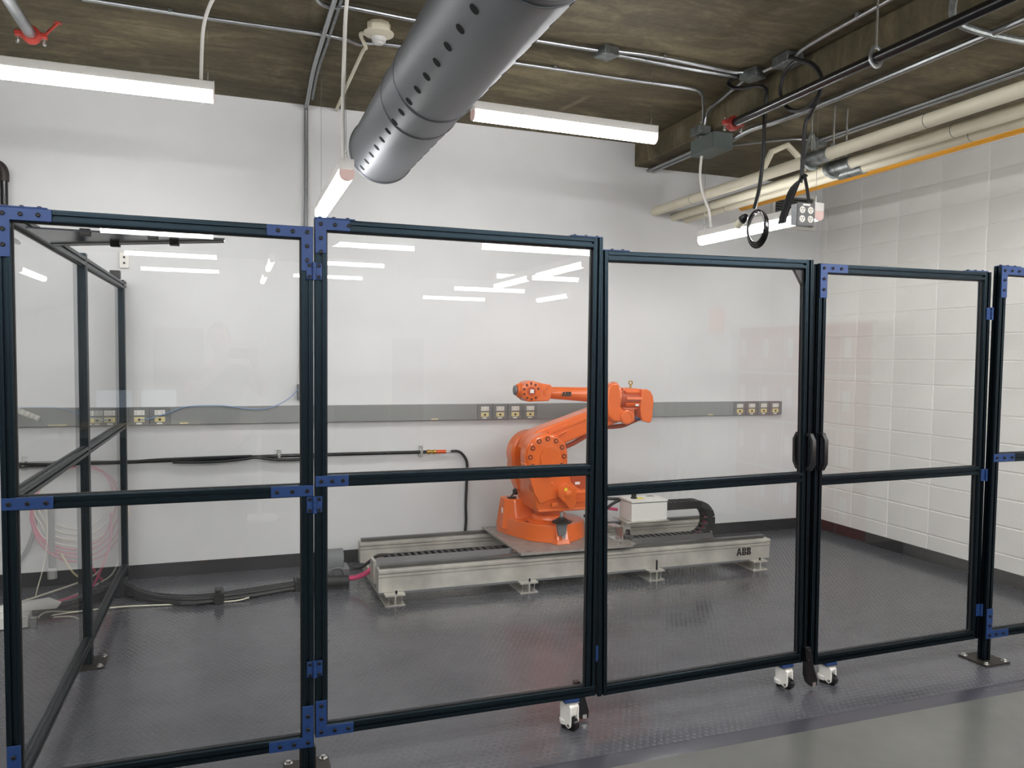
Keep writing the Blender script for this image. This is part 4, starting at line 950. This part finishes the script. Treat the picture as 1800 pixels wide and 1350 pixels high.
obj('base_foot', MB().prism([(2.205, 5.232), (2.315, 5.232), (2.34, 5.31), (2.18, 5.31)], .268, .300, 'z', [(2.215, 5.245), (2.305, 5.245), (2.325, 5.31), (2.195, 5.31)]).prism([(2.168, 5.31), (2.352, 5.31), (2.34, 5.34), (2.18, 5.34)], .30, .385, 'z', [(2.205, 5.31), (2.315, 5.31), (2.31, 5.34), (2.21, 5.34)]), orange_m, bs, bevel=.004)
obj('base_tower', MB().prism([(1.945, 5.86), (1.945, 5.70), (2.03, 5.60), (2.22, 5.60), (2.25, 5.86)], .30, .535, 'z', [(1.975, 5.85), (1.975, 5.735), (2.03, 5.665), (2.2, 5.665), (2.22, 5.85)]), orange_m, bs, bevel=.010, seg=3)
obj('tower_pad', MB().lathe((2.03, 5.73, .535), (0, 0, 1), [(0, .036), (.008, .036), (.01, .03)], 20), black_m, bs)
obj('cable_gland', MB().cyl((2.07, 5.78, .575), (2.10, 5.74, .585), .026, n=14).tube([(2.02, 5.72, .545), (2.04, 5.72, .57), (2.08, 5.74, .59)], .007, 8, 3), black_m, bs)
obj('white_mark', MB().box(1.957, 1.962, 5.74, 5.76, .42, .46), sticker_m, bs)
for x, y_ in ((1.985, 5.80), (2.07, 5.50), (2.40, 5.42)):
    obj('bolt_recess', MB().cyl((x, y_, .330), (x, y_, .3965 if x > 2 else .335), .014, n=14), black_m, bs)
obj('neck', MB().lathe((2.26, YC, .39), (0, 0, 1), [(0, .165), (.012, .165), (.022, .135), (.04, .128), (.055, .128), (.06, .112), (.11, .112)], 36), orange_m, rb)
fr_ = obj('turning_frame', MB().prism([(2.095, .50), (2.62, .50), (2.64, .52), (2.62, .60), (2.44, .64), (2.36, .70), (2.345, .78), (2.03, .78), (2.045, .70), (2.08, .56)], 5.34, 5.74), orange_m, rb, bevel=.012, seg=3)
obj('frame_foot', MB().prism([(2.10, 5.335), (2.63, 5.335), (2.66, 5.45), (2.66, 5.62), (2.60, 5.73), (2.10, 5.73)], .492, .512, 'z'), orange_m, fr_, bevel=.006)
SX, SZ_ = 2.150, .905
cheek = [(2.105, .56), (2.06, .64), (2.02, .76), (SX-.168, SZ_-.05)]+arc(SX, SZ_, .168, 196, 10, 22)+[(2.318, .86), (2.322, .68), (2.26, .60)]
obj('front_cheek', MB().prism(cheek, 5.322, 5.42), orange_m, fr_, bevel=.010, seg=3)
Bk = [(2.06, .60), (2.0, .76)]+arc(2.175, .885, .180, 200, 30, 22)+[(2.36, .80), (2.36, .60)]
obj('rear_cheek', MB().prism(Bk, 5.64, 5.785), orange_m, fr_, bevel=.020, seg=3)
# cover on the camera side; dark discs stand in for shaded bolt recesses
cv = obj('shoulder_cover', MB().lathe((SX, 5.323, SZ_), (0, -1, 0), [(0, .158), (.010, .157), (.018, .148), (.020, .12), (.020, .10)], 40), orange_m, rb)
obj('cover_plate', MB().prism(arc(2.175, .90, .083, -65, 245, 26), 5.296, 5.306), orange_m, cv, bevel=.002)
for k in range(11):
    a = math.radians(-60+30*k); x, z = SX+.132*math.cos(a), SZ_+.132*math.sin(a)
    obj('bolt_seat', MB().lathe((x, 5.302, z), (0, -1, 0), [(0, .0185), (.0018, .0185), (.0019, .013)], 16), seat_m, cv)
    obj('cap_screw', MB().lathe((x, 5.302, z), (0, -1, 0), [(0, .0085), (.006, .0085), (.006, .004)], 12), orange_m, cv)
for x, z in ((2.285, .985), (2.245, .78), (2.20, .70), (2.31, .81)):
    obj('side_screw', MB().lathe((x, 5.322, z), (0, -1, 0), [(0, .014), (.003, .014), (.004, .007), (.007, .007)], 12), orange_m, cv)
# lower arm
EX, EZ = 2.845, 1.19
la_ = [(2.06, .86)]+[(2.03, .95), (2.06, 1.03), (2.13, 1.085)]+[(2.506, 1.212), (2.86, 1.33), (2.93, 1.28), (2.94, 1.16), (2.88, 1.13), (2.80, 1.135), (2.509, 1.040), (2.36, .985), (2.28, .86)]
lo = obj('lower_arm', MB().prism(la_, 5.44, 5.62), orange_m, rb, bevel=.016, seg=3)
obj('arm_rib', MB().prism([(2.20, 1.075), (2.75, 1.262), (2.75, 1.236), (2.22, 1.055)], 5.432, 5.445), orange_m, lo, bevel=.003)
for k in range(3):
    obj('arm_cleat', MB().prism([(2.27+.02*k, 1.035+.012*k), (2.33+.02*k, 1.058+.012*k), (2.33+.02*k, 1.050+.012*k), (2.27+.02*k, 1.027+.012*k)], 5.425, 5.445), orange_m, lo)
# elbow, motors, end cover
eb = obj('elbow_housing', MB().prism([(2.66, 1.27), (2.67, 1.40), (2.70, 1.435), (2.75, 1.44), (2.772, 1.42), (2.78, 1.25), (2.80, 1.232), (2.87, 1.222), (2.90, 1.20), (2.91, 1.15), (2.88, 1.13), (2.72, 1.145), (2.68, 1.19)], 5.385, 5.70), orange_m, rb, bevel=.016, seg=3)
obj('elbow_cap', MB().lathe((EX-.015, 5.40, EZ-.012), (0, -1, 0), [(0, .056), (.03, .054), (.036, .047), (.037, .034), (.033, .033)], 30), orange_m, eb)
obj('motor_flange', MB().lathe((2.768, 5.52, 1.318), (1, 0, 0), [(0, .118), (.006, .128), (.022, .128), (.030, .11), (.05, .10)], 32), orange_m, eb)
obj('eye_fitting', MB().cyl((2.90, 5.46, 1.395), (2.90, 5.46, 1.425), .008, n=10).tube([(2.90+.015*math.cos(a), 5.46, 1.438+.015*math.sin(a)) for a in [2*PI*k/14 for k in range(14)]], .005, 6, 0, closed=True), brass_m, eb)
for yy, nm in ((5.47, 0), (5.62, 1)):
    mo = obj('arm_motor', MB().cyl((2.80, yy, 1.312), (2.975, yy, 1.308), .068, n=28), oranged_m, rb)
    for k in range(9):
        a = 2*PI*k/9+.2
        c, s_ = math.cos(a), math.sin(a)
        Pq = [(yy+c*.064-s_*.012, 1.31+s_*.064+c*.012), (yy+c*.084-s_*.010, 1.31+s_*.084+c*.010), (yy+c*.084+s_*.010, 1.31+s_*.084-c*.010), (yy+c*.064+s_*.012, 1.31+s_*.064-c*.012)]
        obj('cooling_rib', MB().prism(Pq, 2.835, 2.965, 'x'), orange_m, mo)
obj('motor_label', MB().box(2.905, 2.935, 5.385, 5.387, 1.262, 1.278), sticker_m, rb)
obj('end_cover', MB().prism([(2.962, 1.388), (3.0, 1.392), (3.035, 1.375), (3.058, 1.34), (3.066, 1.30), (3.056, 1.17), (3.045, 1.135), (3.03, 1.128), (2.972, 1.148), (2.955, 1.18), (2.95, 1.25)], 5.385, 5.70), orange_m, rb, bevel=.02, seg=4)
obj('wire_loop', MB().tube([(2.89, 5.42, 1.17), (2.93, 5.41, 1.165), (2.965, 5.42, 1.155)], .009, 8, 3), MATS['blue_bracket'], rb)
# upper arm tube
ua = obj('upper_arm', MB().lathe((2.235, YC, 1.361), Vector((.47, 0, -.022)), [(0, .036), (.02, .045), (.06, .047), (.30, .055), (.46, .060)], 32), orange_m, rb)
letters(ua, 2.333, 1.336, YC-.0545, .033, dep=.006)
# wrist
wx, wz = 2.078, 1.374
wr_ = obj('wrist_housing', MB().prism(arc(wx, wz, .078, 78, 282, 20)+[(2.17, 1.300), (2.222, 1.302), (2.24, 1.325), (2.246, 1.41), (2.232, 1.424), (2.17, 1.432)], 5.465, 5.595), orange_m, rb, bevel=.006, seg=2)
obj('wrist_cover', MB().lathe((wx, 5.466, wz), (0, -1, 0), [(0, .076), (.005, .075), (.008, .066), (.008, .03)], 36), orange_m, wr_)
obj('wrist_disc', MB().lathe((wx+.002, 5.458, wz), (0, -1, 0), [(0, .034), (.003, .033)], 28), oranged_m, wr_)
obj('wrist_sticker', MB().box(wx-.010, wx+.018, 5.4535, 5.4555, wz-.012, wz+.014), sticker_m, wr_)
for k in range(9):
    a = math.radians(20+36*k)
    if k == 0: pass
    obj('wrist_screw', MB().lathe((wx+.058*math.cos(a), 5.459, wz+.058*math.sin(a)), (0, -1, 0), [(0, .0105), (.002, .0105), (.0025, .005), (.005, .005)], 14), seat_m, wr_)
obj('wrist_boss', MB().box(2.178, 2.198, 5.458, 5.466, 1.345, 1.385), orange_m, wr_, bevel=.003)
obj('wrist_plug', MB().lathe((2.205, 5.466, 1.395), (0, -1, 0), [(0, .010), (.004, .010), (.005, .005)], 14), orange_m, wr_)
obj('wrist_tilt', MB().cyl((2.02, YC, 1.378), (1.985, YC, 1.38), .062, .045, 24), orange_m, rb)
obj('tool_flange', MB().lathe((1.992, YC, 1.38), (-1, 0, 0), [(0, .026), (.010, .026), (.011, .036), (.022, .036), (.024, .033), (.024, .014)], 28), greym_m, rb, label='dark grey tool flange')
# axis motors low on the frame
pm = obj('axis_motor', MB().cyl((2.29, 5.36, .642), (2.29, 5.268, .642), .062, n=28).prism([(2.33, .59), (2.36, .62), (2.372, .56), (2.355, .525), (2.315, .522), (2.285, .56), (2.26, .60)], 5.268, 5.34), orange_m, rb, bevel=.005)
obj('motor_cap', MB().lathe((2.305, 5.268, .630), (0, -1, 0), [(0, .064), (.003, .063), (.004, .028), (.012, .027), (.016, .02)], 30), orange_m, pm)
obj('warning_sticker', MB().box(2.272, 2.294, 5.262, 5.2635, .655, .677), yell_m, pm)
for a in (30, 100, 170, 240, 300):
    a = math.radians(a); obj('cap_screw', MB().cyl((2.305+.055*math.cos(a), 5.258, .63+.055*math.sin(a)), (2.305+.055*math.cos(a), 5.266, .63+.055*math.sin(a)), .005, n=8), orange_m, pm)
am = obj('axis_motor', MB().box(2.37, 2.60, 5.33, 5.44, .545, .640), orange_m, rb, bevel=.008)
for k in range(4): obj('cooling_rib', MB().box(2.39, 2.59, 5.322, 5.33, .56+.02*k, .567+.02*k), orange_m, am)
vm = obj('axis_motor', MB().box(2.375, 2.52, 5.40, 5.54, .61, .80), oranged_m, rb, bevel=.008)
obj('motor_label', MB().box(2.415, 2.455, 5.397, 5.3985, .675, .695), sticker_m, vm)
obj('frame_lug', MB().box(2.195, 2.245, 5.31, 5.342, .53, .562), orange_m, rb, bevel=.004)
obj('cable_duct', MB().tube([(2.30, 5.56, .90), (2.38, 5.56, .935), (2.46, 5.56, .965), (2.54, 5.56, 1.005), (2.62, 5.56, 1.05), (2.72, 5.56, 1.085), (2.80, 5.56, 1.09), (2.88, 5.54, 1.10), (2.93, 5.50, 1.13), (2.975, 5.47, 1.155)], .024, 12, 4, flat=.75), oranged_m, rb, label='dark orange cable hose')
# damper on the foot
dm = obj('calibration_stand', MB().prism([(2.204, .43), (2.290, .43), (2.278, .335), (2.222, .335)], 5.236, 5.262), greym_m, rb, bevel=.002, label='grey bracket with black rubber boot')
obj('rubber_boot', MB().lathe((2.247, 5.25, .428), (0, 0, 1), [(0, .07), (.006, .074), (.010, .06), (.014, .062), (.018, .046), (.022, .048), (.027, .034), (.031, .036), (.036, .022), (.044, .018)], 28), black_m, dm)
obj('steel_pin', MB().cyl((2.247, 5.25, .46), (2.247, 5.25, .505), .014, n=20), steel_m, dm)
obj('clamp_bolt', MB().cyl((2.255, 5.222, .325), (2.255, 5.244, .325), .014, n=16), steel_m, dm)

# ------------------------------------------------------------------ room behind the camera (seen mirrored in the panels)
lk = None
for i in range(5):
    for j in range(4):
        y0 = -.62+.36*i; z0_ = .12+.46*j
        if lk is None:
            lk = thing('locker', 'red metal locker with white number plate on the right wall behind the camera', 'locker', (XR, y0, z0_), group='red lockers', local=True)
            obj('body', MB().box(-.40, -.005, 0, .36, 0, .46), white_m, lk)
            d = obj('door', MB().box(-.412, -.40, .012, .348, .012, .448), locker_m, lk, bevel=.003)
            obj('latch_plate', MB().box(-.416, -.412, .05, .13, .15, .33), sticker_m, d)
        else: copy_tree(lk, None, (XR, y0, z0_), (0, 0, 0), 'red metal locker behind the camera, %s column from the fence, %s tier from the floor' % (words[4-i], words[j].replace('nearest', 'first')))
t = thing('locker_plinth', 'dark plinth under the red lockers', 'plinth', (XR-.2, .3, 0)); obj('body', MB().box(XR-.39, XR-.005, -.62, 1.18, 0, .119), greym_m, t)
col = thing('column', 'grey concrete column behind the camera with orange cabinet', 'column', (5.0, -.9, 0)); obj('shaft', MB().box(4.85, XR, -1.12, -.66, 0, SZ), wall_m, col); obj('orange_cabinet', MB().box(4.82, 4.848, -1.02, -.78, 1.90, 2.18), mat('cabinet_orange', (230, 110, 60), .5), col)
t = thing('profile_stack', 'silver aluminium lengths leaning beside the column behind the camera', 'metal bars', (4.4, -1.4, 0))
for k in range(6): obj('length', MB().box(4.45+.11*k-.024, 4.45+.11*k+.024, -1.60, -1.55, .01, 1.75+.12*(k % 3)).xform(Matrix.Translation((4.45+.11*k, -1.6, 0)) @ Matrix.Rotation(.12, 4, 'Y') @ Matrix.Translation((-4.45-.11*k, 1.6, 0))), sticker_m, t)
t = thing('desk', 'pale desk in the room behind the camera', 'desk', (-.6, -4.5, 0))
obj('top', MB().box(-1.9, .3, -4.9, -4.1, .72, .75), wood_m, t)
for x in (-1.85, .25):
    for y_ in (-4.85, -4.15): obj('leg', MB().box(x-.02, x+.02, y_-.02, y_+.02, 0, .72), greym_m, t)
for k, (x, lab) in enumerate(((-1.35, 'left'), (-.85, 'right'))):
    t = thing('monitor', lab+' lit monitor on the desk behind the camera', 'monitor', (x, -4.6, .75))
    obj('screen', MB().box(x-.21, x+.21, -4.62, -4.60, .93, 1.17), black_m, t); obj('display', MB().box(x-.20, x+.20, -4.600, -4.598, .94, 1.16), screen_m, t)
    obj('stand', MB().box(x-.03, x+.03, -4.65, -4.62, .76, 1.0).box(x-.12, x+.12, -4.72, -4.54, .75, .76), black_m, t)
t = thing('dark_door', 'dark grey door far behind the camera', 'door', (1.5, -10.4, 0)); obj('leaf', MB().box(-1.4, -.5, YB+.003, YB+.05, 0, 2.1), greym_m, t)
t = thing('cabinet', 'dark cabinet behind the camera', 'cabinet', (1.3, -6, 0)); obj('body', MB().box(1.6, 3.0, -7.2, -6.7, 0, 1.9), greym_m, t, bevel=.01); obj('door', MB().box(1.62, 2.29, -6.7, -6.685, .03, 1.87).box(2.31, 2.98, -6.7, -6.685, .03, 1.87), greym_m, t)
t = thing('whiteboard', 'whiteboard behind the camera', 'whiteboard', (1.1, -5, 0)); obj('panel', MB().box(.9, 2.2, -5.3, -5.27, .9, 2.0), sticker_m, t); obj('stand', MB().box(.92, .95, -5.4, -5.3, 0, .9).box(2.15, 2.18, -5.4, -5.3, 0, .9), galv_m, t)
t = thing('coat_stand', 'white coat stand behind the camera', 'coat stand', (.15, -1.9, 0))
obj('pole', MB().cyl((.25, -1.9, 0), (.25, -1.9, 1.85), .02, n=12).cyl((.25, -1.9, 0), (.25, -1.9, .03), .17, n=24), white_m, t)
for a in range(4): obj('arm', MB().tube([(.25, -1.9, 1.6), (.25+.12*math.cos(a*PI/2+.4), -1.9+.12*math.sin(a*PI/2+.4), 1.7), (.25+.17*math.cos(a*PI/2+.4), -1.9+.17*math.sin(a*PI/2+.4), 1.86)], .012, 8, 3), white_m, t)

# the photographer, mirrored faintly in the left panel
def skin_fig(name, chains, m, parent, levels=1):
    vs, es, rs = [], [], []; idx = {}
    for ch_ in chains:
        prev = None
        for (p, r) in ch_:
            key = tuple(round(c, 4) for c in p)
            if key not in idx: idx[key] = len(vs); vs.append(p); rs.append(r)
            if prev is not None and prev != idx[key]: es.append((prev, idx[key]))
            prev = idx[key]
    me = bpy.data.meshes.new(name); me.from_pydata(vs, es, []); me.materials.append(m)
    o = bpy.data.objects.new(name, me); COL.objects.link(o)
    o.parent = parent; o.matrix_parent_inverse = WM[parent.name].inverted()
    md = o.modifiers.new('skin', 'SKIN'); md.use_smooth_shade = True
    lay = me.skin_vertices[0].data if me.skin_vertices else None
    if lay is None:
        bmx = bmesh.new(); bmx.from_mesh(me); bmx.verts.layers.skin.verify(); bmx.to_mesh(me); bmx.free(); lay = me.skin_vertices[0].data
    for i, r in enumerate(rs): lay[i].radius = (r, r) if not isinstance(r, tuple) else r; lay[i].use_root = (i == 0)
    sb = o.modifiers.new('sub', 'SUBSURF'); sb.levels = levels; sb.render_levels = levels
    return o
pe = thing('person', 'person in dark t-shirt holding up a phone, mirrored in the left panel', 'person', (-.08, -.38, 0))
PX, PY = -.08, -.40
def leg(s): return [((PX, PY, .98), .15), ((PX+s*.10, PY, .90), .10), ((PX+s*.12, PY+.01, .50), .065), ((PX+s*.13, PY-.02, .10), .045), ((PX+s*.13, PY+.02, .05), .045), ((PX+s*.14, PY+.16, .035), .035)]
def arm(s, elbow, wrist): return [((PX, PY, 1.44), .115), ((PX+s*.18, PY, 1.47), .065), (elbow, .047), (wrist, .028)]
eL, wL = (PX-.24, PY+.10, 1.28), (-.055, PY+.33, 1.545)
eR, wR = (PX+.33, PY+.10, 1.30), (.165, PY+.33, 1.555)
body = [[((PX, PY, .98), .15), ((PX, PY, 1.15), .135), ((PX, PY, 1.30), .15), ((PX, PY, 1.44), .115), ((PX, PY+.01, 1.55), .058), ((PX, PY+.02, 1.62), .055)], leg(-1), leg(1), arm(-1, eL, wL), arm(1, eR, wR)]
def hand(w, s):
    w = Vector(w); palm = w+Vector((0, .035, .045)); out = [[(tuple(w), .028), (tuple(palm), .030)]]
    for k in range(4):
        b = palm+Vector((s*.004+.0, .0, .0)); kx = (k-1.5)*.017
        p1_ = palm+Vector((kx*.6, .012, .026)); p2_ = palm+Vector((kx, .028, .050-.003*abs(k-1))); p3_ = palm+Vector((kx-s*.012, .030, .062))
        out.append([(tuple(palm), .030), (tuple(p1_), .011), (tuple(p2_), .009), (tuple(p3_), .008)])
    out.append([(tuple(palm), .030), (tuple(palm+Vector((-s*.028, .0, .01))), .012), (tuple(palm+Vector((-s*.045, .004, .03))), .009)])
    return out
skin_fig('body', body+hand(wL, -1)+hand(wR, 1), skin_m, pe)
shirt = [[((PX, PY, .96), .165), ((PX, PY, 1.15), .155), ((PX, PY, 1.30), .168), ((PX, PY, 1.45), .13)],
         [((PX, PY, 1.45), .13), ((PX-.185, PY, 1.47), .08), ((PX-.215, PY+.05, 1.37), .066)], [((PX, PY, 1.45), .13), ((PX+.185, PY, 1.47), .08), ((PX+.25, PY+.05, 1.385), .066)]]
skin_fig('t_shirt', shirt, shirt_m, pe)
skin_fig('trousers', [[((PX, PY, 1.0), .16), ((PX-.10, PY, .88), .112), ((PX-.12, PY+.01, .50), .08), ((PX-.13, PY-.02, .09), .065)], [((PX, PY, 1.0), .16), ((PX+.10, PY, .88), .112), ((PX+.12, PY+.01, .50), .08), ((PX+.13, PY-.02, .09), .065)]], jean_m, pe)
def headmesh():
    bm = bmesh.new(); bmesh.ops.create_icosphere(bm, subdivisions=4, radius=1)
    for v in bm.verts:
        x, y_, z = v.co
        sx_, sy_, sz_ = .076, .098, .118
        jaw = 1-.28*max(0, -z)**1.5
        v.co = Vector((x*sx_*jaw, y_*sy_*(1-.12*max(0, -z)), z*sz_))
        if y_ > .5:
            v.co.y += .026*math.exp(-((x/.16)**2+((z+.12)/.22)**2))           # nose
            v.co.y -= .010*math.exp(-(((abs(x)-.38)/.14)**2+((z-.10)/.10)**2))  # eye sockets
            v.co.y += .006*math.exp(-((x/.35)**2+((z+.45)/.07)**2))            # lips
    me = bpy.data.meshes.new('head'); bm.to_mesh(me); bm.free(); me.materials.append(skin_m)
    for p in me.polygons: p.use_smooth = True
    return me
HC = Vector((PX-.01, PY+.06, 1.735))
hd = obj('head', headmesh(), skin_m, pe); hd.location = HC
for s in (-1, 1):
    obj('ear', MB().lathe(HC+Vector((s*.072, -.005, -.005)), (s*1, -.3, 0), [(0, .012), (.006, .028), (.012, .024)], 14), skin_m, hd).matrix_parent_inverse = Matrix.Translation(HC).inverted()
    obj('eye', MB().lathe(HC+Vector((s*.029, .083, .012)), (0, 1, 0), [(0, .012), (.004, .010), (.006, .004)], 12), black_m, hd).matrix_parent_inverse = Matrix.Translation(HC).inverted()
def hairmesh():
    bm = bmesh.new(); bmesh.ops.create_icosphere(bm, subdivisions=4, radius=1)
    bmesh.ops.delete(bm, geom=[v for v in bm.verts if v.co.z < .12+(.42 if v.co.y > .15 else -.45)], context='VERTS')
    for v in bm.verts: v.co = Vector((v.co.x*.084, v.co.y*.106, v.co.z*.130))
    me = bpy.data.meshes.new('hair'); bm.to_mesh(me); bm.free(); me.materials.append(hair_m)
    for p in me.polygons: p.use_smooth = True
    return me
hr = obj('hair', hairmesh(), hair_m, hd); hr.location = (0, -.004, .004)
sm = hr.modifiers.new('s', 'SOLIDIFY'); sm.thickness = .006
t = thing('phone', 'black phone held up by the person mirrored in left panel', 'phone', (.05, -.02, 1.63)); obj('body', MB().box(-.022, .128, -.024, -.014, 1.590, 1.664), blackg_m, t, bevel=.003)
